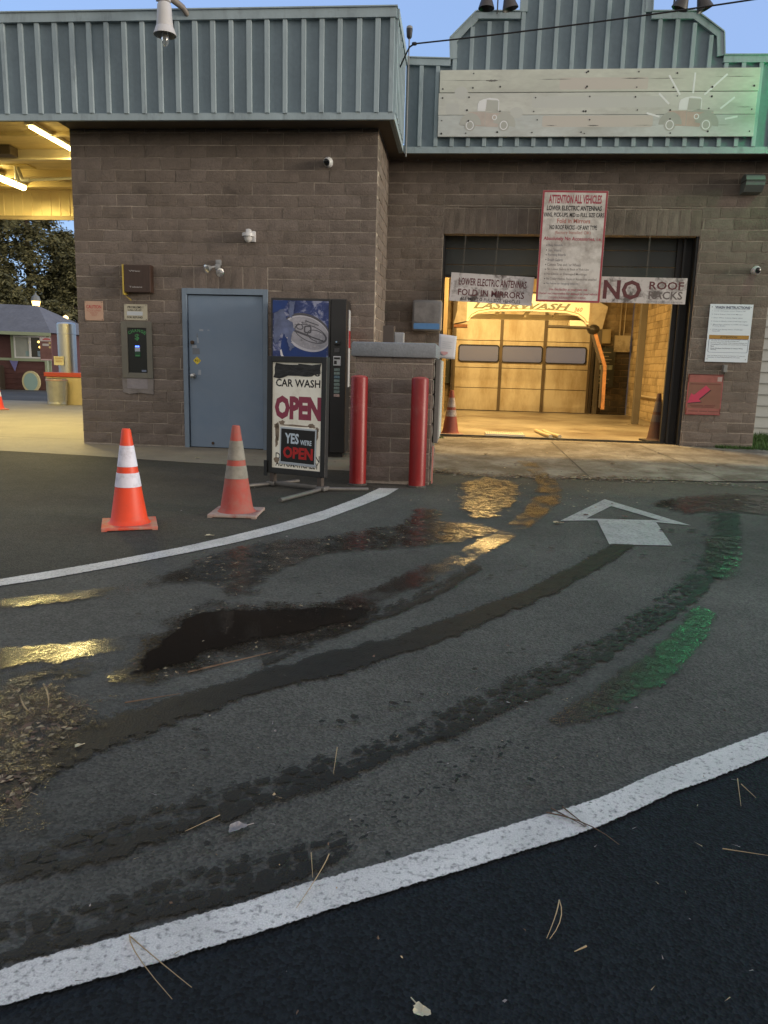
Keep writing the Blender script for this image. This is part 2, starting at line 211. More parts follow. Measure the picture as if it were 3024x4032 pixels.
# ------------------------------------------------------------------ ground materials
def asphalt(name, col, speck=0.35):
    m = bpy.data.materials.new(name); m.use_nodes = True; n, l = m.node_tree.nodes, m.node_tree.links; b = n['Principled BSDF']
    tc = n.new('ShaderNodeTexCoord')
    def noise(sc, det, rg=0.6):
        t = n.new('ShaderNodeTexNoise'); t.inputs['Scale'].default_value = sc; t.inputs['Detail'].default_value = det; t.inputs['Roughness'].default_value = rg
        l.new(tc.outputs['Object'], t.inputs['Vector']); return t.outputs['Fac']
    vo = n.new('ShaderNodeTexVoronoi'); vo.inputs['Scale'].default_value = 130; l.new(tc.outputs['Object'], vo.inputs['Vector'])
    bw = n.new('ShaderNodeSeparateColor'); l.new(vo.outputs['Color'], bw.inputs[0])
    def rng(src, a, b2, c, d):
        r = n.new('ShaderNodeMapRange'); r.inputs[1].default_value = a; r.inputs[2].default_value = b2; r.inputs[3].default_value = c; r.inputs[4].default_value = d
        l.new(src, r.inputs[0]); return r.outputs[0]
    def mult(a, b2):
        q = n.new('ShaderNodeMath'); q.operation = 'MULTIPLY'; l.new(a, q.inputs[0]); l.new(b2, q.inputs[1]); return q.outputs[0]
    f = mult(mult(rng(noise(0.55, 6, 0.62), 0.3, 0.7, 0.70, 1.30), rng(noise(9, 6, 0.75), 0.3, 0.7, 0.86, 1.14)), rng(bw.outputs[0], 0, 1, 1-speck, 1+speck))
    f = mult(f, rng(noise(300, 2), 0.3, 0.7, 0.8, 1.2))
    vm = n.new('ShaderNodeVectorMath'); vm.operation = 'SCALE'; vm.inputs[0].default_value = col; l.new(f, vm.inputs['Scale'])
    l.new(vm.outputs[0], b.inputs['Base Color']); b.inputs['Roughness'].default_value = 0.9; b.inputs['Specular IOR Level'].default_value = 0.22
    bp = n.new('ShaderNodeBump'); bp.inputs['Strength'].default_value = 0.45; bp.inputs['Distance'].default_value = 0.004
    l.new(vo.outputs['Distance'], bp.inputs['Height']); l.new(bp.outputs[0], b.inputs['Normal'])
    return m
def wet(name, mode, rag, col=(0.012, 0.011, 0.009), rough=0.22, bump=0.35, spot=0.0, film=False, damp=False, glint=False):
    """water-darkened pavement; mode 0 solid band, 1 band with tread blocks, 2 loose tread spots, 3 blotch, 4 open water"""
    m = bpy.data.materials.new(name); m.use_nodes = True; n, l = m.node_tree.nodes, m.node_tree.links; b = n['Principled BSDF']
    b.inputs['Base Color'].default_value = (*col, 1); b.inputs['Roughness'].default_value = rough; b.inputs['IOR'].default_value = 1.33; b.inputs['Specular IOR Level'].default_value = 0.4 if mode >= 3 else 0.4
    tc = n.new('ShaderNodeTexCoord'); sp = n.new('ShaderNodeSeparateXYZ'); l.new(tc.outputs['UV'], sp.inputs[0])
    def M(op, a, b2=None, c=None):
        q = n.new('ShaderNodeMath'); q.operation = op
        for i, x in enumerate((a, b2, c)):
            if x is None: continue
            if isinstance(x, (int, float)): q.inputs[i].default_value = x
            else: l.new(x, q.inputs[i])
        return q.outputs[0]
    def noise(sc, det=3, vec='Object', rg=0.6):
        t = n.new('ShaderNodeTexNoise'); t.inputs['Scale'].default_value = sc; t.inputs['Detail'].default_value = det; t.inputs['Roughness'].default_value = rg
        l.new(tc.outputs[vec], t.inputs['Vector']); return t.outputs['Fac']
    def step(x, a, w):
        r = n.new('ShaderNodeMapRange'); r.inputs[1].default_value = a-w; r.inputs[2].default_value = a+w; r.interpolation_type = 'SMOOTHSTEP'; l.new(x, r.inputs[0]); return r.outputs[0]
    if mode <= 2:
        edge = M('SUBTRACT', 1.0, M('ABSOLUTE', sp.outputs[1]))
        e = M('ADD', edge, M('ADD', M('MULTIPLY', M('SUBTRACT', noise(26, 5, rg=0.7), 0.5), 2.0*rag + 1.1), M('MULTIPLY', M('SUBTRACT', noise(5, 3), 0.5), 1.6*rag + 0.5)))
        al = step(e, 0.26, 0.05 if damp else 0.16)
        if mode >= 1:
            cb = n.new('ShaderNodeCombineXYZ'); l.new(M('MULTIPLY', sp.outputs[0], 19.0), cb.inputs[0]); l.new(M('MULTIPLY', sp.outputs[1], 2.6), cb.inputs[1])
            vo = n.new('ShaderNodeTexVoronoi'); vo.feature = 'DISTANCE_TO_EDGE'; vo.inputs['Scale'].default_value = 1.0; vo.inputs['Randomness'].default_value = 0.75
            l.new(cb.outputs[0], vo.inputs['Vector'])
            grow = M('MULTIPLY', M('SUBTRACT', noise(4.0, 4), 0.41 if mode == 1 else 0.62), 0.5 if mode == 1 else 1.2)
            blk = step(M('ADD', vo.outputs['Distance'], M('ADD', M('MINIMUM', M('MAXIMUM', grow, -0.05 if mode == 1 else -1.0), 0.03 if mode == 1 else 9.0), M('MULTIPLY', step(M('MULTIPLY', sp.outputs[1], -1.0), 0.45, 0.12), 0.35 if mode == 1 else 0.0))), 0.12, 0.035)
            al = M('MULTIPLY', al, blk)
            if mode == 2: al = M('MULTIPLY', al, step(noise(9, 2), 0.5, 0.04))
        if spot: al = M('MULTIPLY', al, step(noise(2.2, 4), 0.42 + 0.1*spot, 0.1))
        al = M('MULTIPLY', al, M('ADD', 0.82 if damp else 0.6, M('MULTIPLY', step(noise(14, 5, rg=0.7), 0.45, 0.18), 0.16 if damp else 0.35)))
    else:
        ed = sp.outputs[0]          # 0 at the outline, 1 inside
        e = M('ADD', ed, M('MULTIPLY', M('SUBTRACT', noise(7, 6, rg=0.7), 0.5), 1.5*rag))
        al = step(e, 0.5, 0.10 if mode == 3 else 0.14)
        if mode == 3 and not damp: al = M('MULTIPLY', al, M('ADD', 0.16, M('MULTIPLY', step(noise(9, 6, rg=0.75), 0.48, 0.09), 0.8)))
    if film or glint: b.inputs['Specular IOR Level'].default_value = 0.75
    if mode == 4: b.inputs['Specular IOR Level'].default_value = 0.17
    if mode != 4 and not film and not damp:      # stones standing proud of the film
        vg = n.new('ShaderNodeTexVoronoi'); vg.inputs['Scale'].default_value = 95; l.new(tc.outputs['Object'], vg.inputs['Vector']); sg_ = n.new('ShaderNodeSeparateColor'); l.new(vg.outputs['Color'], sg_.inputs[0])
        al = M('MULTIPLY', al, M('ADD', 0.30 if mode == 3 else 0.55, M('MULTIPLY', step(sg_.outputs[0], 0.42, 0.05), 0.70 if mode == 3 else 0.45)))
    mx = n.new('ShaderNodeMixShader'); tr = n.new('ShaderNodeBsdfTransparent')
    l.new(al, mx.inputs[0]); l.new(tr.outputs[0], mx.inputs[1]); l.new(b.outputs[0], mx.inputs[2]); l.new(mx.outputs[0], n['Material Output'].inputs[0])
    if bump:
        vo = n.new('ShaderNodeTexVoronoi'); vo.inputs['Scale'].default_value = 120; l.new(tc.outputs['Object'], vo.inputs['Vector'])
        bp = n.new('ShaderNodeBump'); bp.inputs['Strength'].default_value = bump; bp.inputs['Distance'].default_value = 0.004
        l.new(vo.outputs['Distance'], bp.inputs['Height']); l.new(bp.outputs[0], b.inputs['Normal'])
    return m
def worn_paint(name, col, wear=0.25, sc=55):
    m = bpy.data.materials.new(name); m.use_nodes = True; n, l = m.node_tree.nodes, m.node_tree.links; b = n['Principled BSDF']
    tc = n.new('ShaderNodeTexCoord')
    ts = []
    for s_, d in ((sc, 5), (5, 4), (260, 2)):
        t = n.new('ShaderNodeTexNoise'); t.inputs['Scale'].default_value = s_; t.inputs['Detail'].default_value = d; l.new(tc.outputs['Object'], t.inputs['Vector']); ts.append(t.outputs['Fac'])
    r = n.new('ShaderNodeMapRange'); r.inputs[1].default_value = 0.22; r.inputs[2].default_value = 0.34 + wear*0.4; r.inputs[3].default_value = 1; r.inputs[4].default_value = 0; l.new(ts[0], r.inputs[0])
    mx = n.new('ShaderNodeMix'); mx.data_type = 'RGBA'; l.new(r.outputs[0], mx.inputs[0])
    mx.inputs[7].default_value = (0.10, 0.10, 0.095, 1)
    rr = n.new('ShaderNodeMapRange'); rr.inputs[1].default_value = 0.3; rr.inputs[2].default_value = 0.7; rr.inputs[3].default_value = 0.8; rr.inputs[4].default_value = 1.1; l.new(ts[1], rr.inputs[0])
    r3 = n.new('ShaderNodeMapRange'); r3.inputs[1].default_value = 0.3; r3.inputs[2].default_value = 0.7; r3.inputs[3].default_value = 0.8; r3.inputs[4].default_value = 1.15; l.new(ts[2], r3.inputs[0])
    q = n.new('ShaderNodeMath'); q.operation = 'MULTIPLY'; l.new(rr.outputs[0], q.inputs[0]); l.new(r3.outputs[0], q.inputs[1])
    vm = n.new('ShaderNodeVectorMath'); vm.operation = 'SCALE'; vm.inputs[0].default_value = col; l.new(q.outputs[0], vm.inputs['Scale']); l.new(vm.outputs[0], mx.inputs[6])
    l.new(mx.outputs[2], b.inputs['Base Color']); b.inputs['Roughness'].default_value = 0.7
    bp = n.new('ShaderNodeBump'); bp.inputs['Strength'].default_value = 0.5; bp.inputs['Distance'].default_value = 0.003; l.new(ts[2], bp.inputs['Height']); l.new(bp.outputs[0], b.inputs['Normal'])
    # ragged, chipped outline
    tr = n.new('ShaderNodeBsdfTransparent'); ms = n.new('ShaderNodeMixShader'); sp = n.new('ShaderNodeSeparateXYZ'); l.new(tc.outputs['UV'], sp.inputs[0])
    ab = n.new('ShaderNodeMath'); ab.operation = 'ABSOLUTE'; l.new(sp.outputs[1], ab.inputs[0])
    ad = n.new('ShaderNodeMath'); ad.operation = 'MULTIPLY_ADD'; l.new(ts[0], ad.inputs[0]); ad.inputs[1].default_value = 0.35; l.new(ab.outputs[0], ad.inputs[2])
    st = n.new('ShaderNodeMapRange'); st.inputs[1].default_value = 1.10; st.inputs[2].default_value = 1.17; st.inputs[3].default_value = 1; st.inputs[4].default_value = 0; l.new(ad.outputs[0], st.inputs[0])
    l.new(st.outputs[0], ms.inputs[0]); l.new(tr.outputs[0], ms.inputs[1]); l.new(b.outputs[0], ms.inputs[2]); l.new(ms.outputs[0], n['Material Output'].inputs[0])
    return m
def resample(L, n):
    L = [Vector((*p, 0)) for p in L]; d = [0]
    for a, b in zip(L, L[1:]): d.append(d[-1] + (b-a).length)
    out = []
    for i in range(n):
        t = d[-1]*i/(n-1); k = 0
        while k < len(d)-2 and d[k+1] < t: k += 1
        out.append(L[k].lerp(L[k+1], (t-d[k])/max(d[k+1]-d[k], 1e-6)))
    return out
def zg(x, y):                               # height of the pavement: the apron climbs to the wash bay
    if x < 4.12: return 0.0
    return 0.13*max(0, min(1, (y + 1.75)/3.2))
def strip(name, edges, m, z, n=40, widen=1.0):
    a, b = resample(edges[0], n), resample(edges[1], n); mb = MB(); u = 0; mb.uv = []
    for i in range(n):
        c = (a[i]+b[i])/2; h = (a[i]-b[i])/2*widen
        if i: u += (c - pc).length
        pc = c
        for v in (1, 0, -1):
            p = c + h*v; mb.v.append((p.x, p.y, z + zg(p.x, p.y))); mb.uv.append((u, v))
    for i in range(n-1):
        for k in (0, 1):
            q = i*3+k; mb.f.append((q, q+1, q+4, q+3)); mb.m.append(0)
    return mb.build(name, m)
def pdist(poly, x, y):                      # signed distance to an outline, positive inside
    ins = False; d = 1e9; n = len(poly); j = n-1
    for i in range(n):
        (x0, y0), (x1, y1) = poly[j], poly[i]
        if (y1 > y) != (y0 > y) and x < (x0-x1)*(y-y1)/(y0-y1) + x1: ins = not ins
        dx, dy = x1-x0, y1-y0; q = max(0, min(1, ((x-x0)*dx + (y-y0)*dy)/max(dx*dx+dy*dy, 1e-9)))
        d = min(d, math.hypot(x-x0-q*dx, y-y0-q*dy)); j = i
    return d if ins else -d
def blotch(name, poly, m, z, w=0.07, cell=0.025):
    xs_ = [p[0] for p in poly]; ys_ = [p[1] for p in poly]; x0, y0 = min(xs_)-w, min(ys_)-w
    nx, ny = int((max(xs_)+w-x0)/cell)+2, int((max(ys_)+w-y0)/cell)+2; idx = {}; mb = MB(); mb.uv = []; D = {}
    for j in range(ny):
        for i in range(nx): D[i, j] = pdist(poly, x0+i*cell, y0+j*cell)
    def vid(i, j):
        if (i, j) not in idx:
            idx[i, j] = len(mb.v); x, y = x0+i*cell, y0+j*cell; mb.v.append((x, y, z + zg(x, y))); mb.uv.append((max(0, min(1, 0.5 + D[i, j]/(2*w))), 0))
        return idx[i, j]
    for j in range(ny-1):
        for i in range(nx-1):
            if max(D[i, j], D[i+1, j], D[i, j+1], D[i+1, j+1]) > -w: mb.f.append((vid(i, j), vid(i+1, j), vid(i+1, j+1), vid(i, j+1))); mb.m.append(0)
    return mb.build(name, m)

# ------------------------------------------------------------------ the ground
A_DARK = asphalt('asphalt_dark', (0.007, 0.0095, 0.0115), 0.6)
A_LANE = asphalt('asphalt_lane', (0.074, 0.0720, 0.0610), 0.35)
A_LOT = asphalt('asphalt_lot', (0.050, 0.048, 0.038), 0.35)
CONC = mat('apron_concrete', (0.205, 0.19, 0.16), 0.85, var=0.28, vscale=1.1, var2=0.14, v2scale=30, bump=0.35, bscale=110, dirt=(0.085, 0.07, 0.052), dirt_amt=0.52, dscale=1.9, dsharp=0.10)
mb = MB()
ys = [-400, -60, -20, -8, -4, 0, 8, 20, 60, 400]; xs = [-400, -60, -20, -8, 0, 6, 12, 20, 60, 400]
mb.v = [(x, y, 0) for y in ys for x in xs]; mb.f = [(j*10+i, j*10+i+1, (j+1)*10+i+1, (j+1)*10+i) for j in range(9) for i in range(9)]; mb.m = [0]*81
tag(mb.build('ground', A_DARK), kind='structure')
near = NEAR_LINE[0]; far = FAR_LINE[1]
lane = [(3.2, -9.9)] + [(x, y) for x, y in near] + [(16, -4.6), (16, -1.2), (4.1, -1.2), (4.1, -2.4)] + [(x, y) for x, y in reversed(FAR_LINE[0])] + [(-3, -8.0)]
tag(MB().sheet(lane, 0.003).build('driveway', A_LANE), kind='structure')
lot = [(-30, -8.0), (-3, -8.0)] + [(x, y) for x, y in FAR_LINE[0]] + [(4.1, -2.4), (4.1, -0.9), (3.2, -1.1), (-0.6, -1.1), (-30, -1.1)]
tag(MB().sheet(lot, 0.0035).build('parking_lot', A_LOT), kind='structure')
tag(MB().sheet([(-45, 9.3), (4.0, 9.3), (4.0, 70), (-45, 70)], 0.004).build('rear_lot', asphalt('asphalt_rear', (0.085, 0.085, 0.082))), kind='structure')
CONC_L = mat('wash_bay_concrete', (0.22, 0.20, 0.15), 0.8, var=0.15, vscale=0.8, var2=0.1, v2scale=30, bump=0.25, bscale=90, dirt=(0.17, 0.15, 0.115), dirt_amt=0.35, dscale=0.9)
s = MB().sheet([(-30, -1.165), (-0.5, -1.165), (0.64, -1.3), (2.03, -1.58), (3.12, -1.69), (4.08, -1.78), (4.08, 0.5), (-30, 0.5)], 0.008)
s.sheet([(-30, 0.503), (0.05, 0.503), (0.05, 9.4), (-30, 10.4)], 0.009)
tag(s.build('concrete_floor', CONC_L), kind='structure')
# apron ramp in front of the wash bay, running on inside as the bay floor
mb = MB(); ed = APRON_EDGE
for (x, y) in ed:
    for t in (0, 0.34, 0.67, 1): yy = y + (1.5-y)*t; mb.v.append((x, yy, zg(x, yy) + 0.004))
for i in range(len(ed)-1):
    for k in range(3): q = i*4+k; mb.f.append((q, q+4, q+5, q+1)); mb.m.append(0)
tag(mb.build('apron', CONC), kind='structure')
BAYF = mat('bay_floor_wet', (0.30, 0.27, 0.21), 0.42, var=0.25, vscale=1.3, bump=0.2, bscale=60, dirt=(0.13, 0.10, 0.07), dirt_amt=0.45, dscale=0.8)
tag(MB().sheet([(4.3, 1.5), (9.37, 1.5), (9.37, 9.5), (4.3, 9.5)], 0.134).build('bay_floor', BAYF), kind='structure')
jm = mat('joint_dirt', (0.05, 0.045, 0.04), 0.9)
mb = MB()
for a, b, w in (((6.62, 1.35), (6.72, -1.55), 0.022), ((7.9, 1.35), (8.25, -1.45), 0.012)):
    n_ = 8
    pts = [Vector((a[0]+(b[0]-a[0])*i/n_, a[1]+(b[1]-a[1])*i/n_, 0)) for i in range(n_+1)]
    for i in range(n_):
        p, q = pts[i], pts[i+1]; mb.add([(p.x-w/2, p.y, zg(p.x, p.y)+0.007), (q.x-w/2, q.y, zg(q.x, q.y)+0.007), (q.x+w/2, q.y, zg(q.x, q.y)+0.007), (p.x+w/2, p.y, zg(p.x, p.y)+0.007)], [(0, 1, 2, 3)])
tag(mb.build('pavement_joint', jm), kind='structure')
# painted markings
WP = worn_paint('road_paint_white', (0.54, 0.525, 0.49), 0.34, 80)
WP2 = worn_paint('road_paint_worn', (0.36, 0.35, 0.33), 0.45)
tag(strip('lane_line', NEAR_LINE, WP, 0.008, 120), kind='structure')
tag(strip('lane_line', FAR_LINE, WP, 0.008, 60, 1.1), kind='structure')
ax = [Vector((*p, 0)) for p in ARROW]; ai = [Vector((*p, 0)) for p in ARROW_IN]
mb = MB(); mb.uv = [(0, 0)]*10
mb.v = [(p.x, p.y, 0.008) for p in ax + ai]
mb.f = [(6, 0, 7, 9), (0, 1, 2, 8, 7), (2, 3, 4, 5, 8), (5, 6, 9, 8)]; mb.m = [0]*4
tag(mb.build('lane_arrow', WP2), kind='structure')
# wet tyre tracks and puddles
zz = 0.0105
for k, (e0, e1, mode, rag) in TRACKS.items():
    damp = k in ('t_near', 't_near_dots', 't_main', 't_arrow', 't_tread2', 't_left2')
    m = wet('wet_' + k, mode, rag, (0.0150, 0.0142, 0.0112) if damp else (0.012, 0.011, 0.009), rough=0.6 if damp else (0.26 if k == 't_green' else 0.17), damp=damp, bump=0.35 if damp else (0.45 if k == 't_green' else 0.07), spot=0.5 if k in ('t_left2', 't_thin') else (0.45 if k in ('t_curve', 't_left') else 0.0), glint=k in ('t_green', 't_curve'))
    tag(strip('wet_tyre_track', (e0, e1), m, zz, 60, 1.18), kind='structure'); zz += 0.0006
M_BLOT = wet('wet_blotch', 3, 1.0, col=(0.016, 0.014, 0.010), rough=0.2, bump=0.05); M_MUCK = wet('wet_muck', 3, 1.6, col=(0.020, 0.016, 0.010), rough=0.22, bump=0.5); M_GLOW = wet('wet_glow', 3, 1.3, rough=0.16, bump=0.12, glint=True); M_GLINT = wet('wet_glint', 3, 0.8, rough=0.24, bump=0.45, glint=True); M_POOL = wet('pool_water', 4, 1.0, col=(0.006, 0.0055, 0.005), rough=0.03, bump=0.04)
for k, poly in PATCHES.items():
    if k == 'puddle': tag(blotch('puddle', poly, M_POOL, zz+0.001), kind='structure')
    elif k == 'wet_d': tag(blotch('wet_patch', poly, M_MUCK, zz, 0.22), kind='structure')
    elif k == 'wet_e': tag(blotch('wet_patch', poly, M_GLINT, zz, 0.06), kind='structure')
    else: tag(blotch('wet_patch', poly, M_GLOW if k == 'wet_b' else M_BLOT, zz, 0.12), kind='structure')
    zz += 0.0006
# damp drips and spots dropped by cars leaving the bay
mb = MB(); mb.uv = []; rs_ = random.Random(41)
for (cx, cy, r) in SPOTS:
    n_ = 14; ph = rs_.uniform(0, 6); k = len(mb.v)
    mb.v.append((cx, cy, zz + zg(cx, cy))); mb.uv.append((1, 0))
    ring_ = [r*(1 + .25*math.sin(2*a_*.449+ph) + .15*math.sin(5*a_*.449+ph)) for a_ in range(n_)]
    for a_ in range(n_): mb.v.append((cx + ring_[a_]*1.25*math.cos(a_*.449), cy + ring_[a_]*math.sin(a_*.449), zz + zg(cx, cy))); mb.uv.append((0.28, 0))
    for a_ in range(n_): mb.f.append((k, k+1+a_, k+1+(a_+1) % n_)); mb.m.append(0)
tag(mb.build('damp_spots', wet('damp_spot', 3, 0.5, (0.0150, 0.0142, 0.0112), rough=0.6, damp=True)), kind='structure')
# ------------------------------------------------------------------ the car wash building
BROWN = (0.180, 0.148, 0.127)
def blockmat(name, k, tint=(1, 1, 1)):
    return mat(name, tuple(BROWN[i]*k*tint[i] for i in range(3)), 0.9, var=0.15, vscale=2.6, var2=0.12, v2scale=38, bump=0.8, bscale=60, dirt=tuple(c*0.60*k for c in BROWN), dirt_amt=0.33, dscale=2.6)
BLK = [blockmat('block_brown', 1.0), blockmat('block_brown_dull', 0.90, (1, 1, 0.98)), blockmat('block_brown_pale', 1.08, (1, 1.01, 1.03)),
       mat('block_joint', (0.38, 0.33, 0.28), 0.95, var=0.3, vscale=9, var2=0.2, v2scale=60, bump=0.4, bscale=90)]
YB = (0.50, 0.40, 0.25)
YBLK = [mat('block_tan', YB, 0.8, var=0.15, vscale=2, bump=0.4, bscale=60, dirt=(0.16, 0.12, 0.07), dirt_amt=0.30, dscale=1.1),
        mat('block_tan_dull', tuple(c*0.92 for c in YB), 0.8, var=0.15, vscale=2, bump=0.4, bscale=60, dirt=(0.16, 0.12, 0.07), dirt_amt=0.35, dscale=1.1),
        mat('block_tan_pale', tuple(c*1.06 for c in YB), 0.8, var=0.15, vscale=2, bump=0.4, bscale=60),
        mat('block_tan_joint', (0.26, 0.20, 0.12), 0.9)]
CH, BL = 0.14987, 0.4064
def blockwall(mb, width, z0, z1, zref, holes=(), phase=0.0, soldier=(), rnd=None, length=BL, height=CH, bulge=0.008, gap=0.0065):
    """running-bond slump blocks; local x along the wall, z up, face toward -y at y=0; each block a softly swollen face, the joint a plane 7 mm behind"""
    rnd = rnd or random.Random(3)
    def block(x0, x1, a0, a1, vert=False):
        x0 += gap*rnd.uniform(.5, 1.1); x1 -= gap*rnd.uniform(.5, 1.1); a0 += gap*rnd.uniform(.4, 1.2); a1 -= gap*rnd.uniform(.4, 1.2)
        if x1-x0 < 0.02 or a1-a0 < 0.02: return
        nx, nz = max(2, int((x1-x0)/0.09)), 3; y0 = rnd.uniform(-0.003, 0.003); V = []; sag = rnd.uniform(0, 1)
        tw = rnd.uniform(-0.004, 0.004); th = rnd.uniform(-0.003, 0.003)
        for j in range(nz+1):
            for i in range(nx+1):
                u, w = i/nx, j/nz
                e = min(u*nx, (1-u)*nx, 1.0) * min(w*nz, (1-w)*nz, 1.0)
                b = bulge*(0.55 + 0.6*sag*(1-w)) * e + rnd.uniform(-0.0014, 0.0014)
                V.append((x0+(x1-x0)*u + rnd.uniform(-.002, .002), y0 - b + tw*(u-.5) + th*(w-.5), a0+(a1-a0)*w + rnd.uniform(-.002, .002)))
        k = len(mb.v); mi = rnd.choice((0, 0, 0, 0, 1, 2))
        F = [(j*(nx+1)+i, j*(nx+1)+i+1, (j+1)*(nx+1)+i+1, (j+1)*(nx+1)+i) for j in range(nz) for i in range(nx)]
        rim = [i for i in range(nx+1)] + [(j*(nx+1)+nx) for j in range(1, nz+1)] + [nz*(nx+1)+i for i in range(nx-1, -1, -1)] + [j*(nx+1) for j in range(nz-1, 0, -1)]
        nb = len(V)
        for r in rim: V.append((V[r][0], 0.012, V[r][2]))
        for q in range(len(rim)):
            q2 = (q+1) % len(rim); F.append((rim[q2], rim[q], nb+q, nb+q2))
        mb.add(V, F, mi)
    def cut(x0, x1, a0, a1):
        for (hx0, hx1, hz0, hz1) in holes:
            if a0 >= hz1 - 0.012 or a1 <= hz0 + 0.012: continue
            if a1 > hz1 + 0.02 and a0 < hz1:  # straddles the top of a hole
                out_ = []
                if x0 < hx0 - 0.03: out_.append((x0, min(x1, hx0), a0, a1))
                if x1 > hx1 + 0.03: out_.append((max(x0, hx1), x1, a0, a1))
                if min(x1, hx1) - max(x0, hx0) > 0.03: out_.append((max(x0, hx0), min(x1, hx1), hz1, a1))
                return out_
            if a0 < hz0 - 0.02 and a1 > hz0 and hx0 < (x0+x1)/2 < hx1: return [(x0, x1, a0, hz0)]
            if x0 >= hx0 - 0.012 and x1 <= hx1 + 0.012: return []
            if x0 < hx0 < x1: x1 = hx0
            elif x0 < hx1 < x1: x0 = hx1
        return [(x0, x1, a0, a1)] if x1-x0 > 0.03 else []
    j0 = math.floor((z0-zref)/height)
    for j in range(j0, math.ceil((z1-zref)/height)):
        a0, a1 = max(z0, zref+j*height), min(z1, zref+(j+1)*height)
        if a1-a0 < 0.03: continue
        off = phase + (0 if j % 2 == 0 else length/2)
        i = math.floor(-off/length) - 1
        while off + i*length < width:
            x0, x1 = max(0, off+i*length), min(width, off+(i+1)*length); i += 1
            if x1-x0 < 0.03: continue
            for c in cut(x0, x1, a0, a1): block(*c)
    for (sx0, sx1, sz0, sz1, nb_) in soldier:
        w = (sx1-sx0)/nb_
        for i in range(nb_): block(sx0+i*w, sx0+(i+1)*w, sz0 - rnd.uniform(0, .008), sz1)
def backing(mb, width, z0, z1, holes, depth, mi=3, y=0.007):
    xs_ = sorted({0, width} | {h[0] for h in holes} | {h[1] for h in holes}); zs_ = sorted({z0, z1} | {h[2] for h in holes} | {h[3] for h in holes})
    for i in range(len(xs_)-1):
        for j in range(len(zs_)-1):
            cx, cz = (xs_[i]+xs_[i+1])/2, (zs_[j]+zs_[j+1])/2
            if any(h[0] < cx < h[1] and h[2] < cz < h[3] for h in holes): continue
            mb.box(xs_[i], xs_[i+1], y, depth, zs_[j], zs_[j+1], mi)
B = empty('car_wash_building', (0, 0, 0), 'brown block car wash building with grey batten fascia and an open lit wash bay', 'building')
ZREF = 3.9191
# left block: front wall and the narrow return that faces the bay
mb = MB(); H1 = [(1.470, 2.636, 0.0, 2.136)]; sol = [(1.47, 2.636, 2.136, 2.136+0.285, 7)]
Hs = [(1.470, 2.636, 0.0, 2.136+0.285)]
blockwall(mb, 4.064, 0.0, 4.12, ZREF, Hs, 0.0, sol, random.Random(5)); backing(mb, 4.064, 0, 4.12, H1, 0.19)
mb.build('wall', BLK, B)
mb = MB(); blockwall(mb, 1.44, 0.0, 4.12, ZREF, (), 0.2, (), random.Random(9)); backing(mb, 1.44, 0, 4.12, (), 0.12)
mb.xf(Matrix.Translation((4.064, 0.013, 0)) @ Matrix.Rotation(R(90), 4, 'Z')); mb.build('wall', BLK, B)
mb = MB(); blockwall(mb, 6.0, 0.0, 4.3, ZREF, (), 0.0, (), random.Random(19)); backing(mb, 6.0, 0, 4.3, (), 0.12)     # the side toward the self-serve bays
mb.xf(Matrix.Translation((0.0, 6.013, 0)) @ Matrix.Rotation(R(-90), 4, 'Z')); mb.build('wall', BLK, B)
# right block: wall round the wash bay
mb = MB(); X0 = 4.00; Wd = 9.54-X0; op = (4.888-X0, 8.508-X0)
Hr = [(op[0], op[1], 0.0, 3.10+0.355)]
blockwall(mb, Wd, 0.06, 4.3, ZREF+0.02, Hr, 0.28, [(op[0], op[1], 3.10, 3.455, 24)], random.Random(11)); backing(mb, Wd, 0.0, 4.3, [(op[0], op[1], 0.0, 3.10)], 0.2)
mb.xf(Matrix.Translation((X0, 1.441, 0))); mb.build('wall', BLK, B)
mb = MB(); blockwall(mb, 8.2, 0.0, 4.3, ZREF+0.02, (), 0.1, (), random.Random(12)); backing(mb, 8.2, 0, 4.3, (), 0.16)
mb.xf(Matrix.Translation((9.54, 1.65, 0)) @ Matrix.Rotation(R(90), 4, 'Z')); mb.build('wall', BLK, B)
# inside of the bay: painted block side wall, blotchy rear wall round the rear door, near-black at lower right
mb = MB(); blockwall(mb, 7.85, 0.13, 3.7, ZREF, (), 0.0, (), random.Random(21)); backing(mb, 7.85, 0.13, 3.7, (), 0.015)
mb.xf(Matrix.Translation((9.37, 9.5, 0)) @ Matrix.Rotation(R(-90), 4, 'Z')); mb.build('wall', YBLK, B)
RDARK = mat('rear_black', (0.045, 0.036, 0.024), 0.75, var=0.5, vscale=1.6, dirt=(0.20, 0.15, 0.08), dirt_amt=0.25, dscale=1.4)  # near-black lower blocks right of the rear door
RW = [mat('rear_tan', (0.34, 0.27, 0.17), 0.8, var=0.2, vscale=2, dirt=(0.05, 0.04, 0.025), dirt_amt=0.42, dscale=0.9)]*2 + [mat('rear_tan2', (0.36, 0.29, 0.18), 0.8, var=0.2, vscale=2), YBLK[3]]
mb = MB(); blockwall(mb, 0.9, 1.85, 3.7, ZREF, (), 0.1, (), random.Random(22)); backing(mb, 0.9, 0.13, 3.7, (), 0.1)
mb.xf(Matrix.Translation((8.45, 9.5, 0))); mb.build('wall', RW, B)
mb = MB(); blockwall(mb, 0.9, 0.13, 1.85, ZREF, (), 0.1, (), random.Random(23)); mb.xf(Matrix.Translation((8.45, 9.495, 0))); mb.build('wall', [RDARK]*4, B)
mb = MB(); blockwall(mb, 0.75, 0.13, 3.7, ZREF, (), 0.0, (), random.Random(24)); backing(mb, 0.75, 0.13, 3.7, (), 0.1); mb.xf(Matrix.Translation((4.25, 9.5, 0))); mb.build('wall', RW, B)
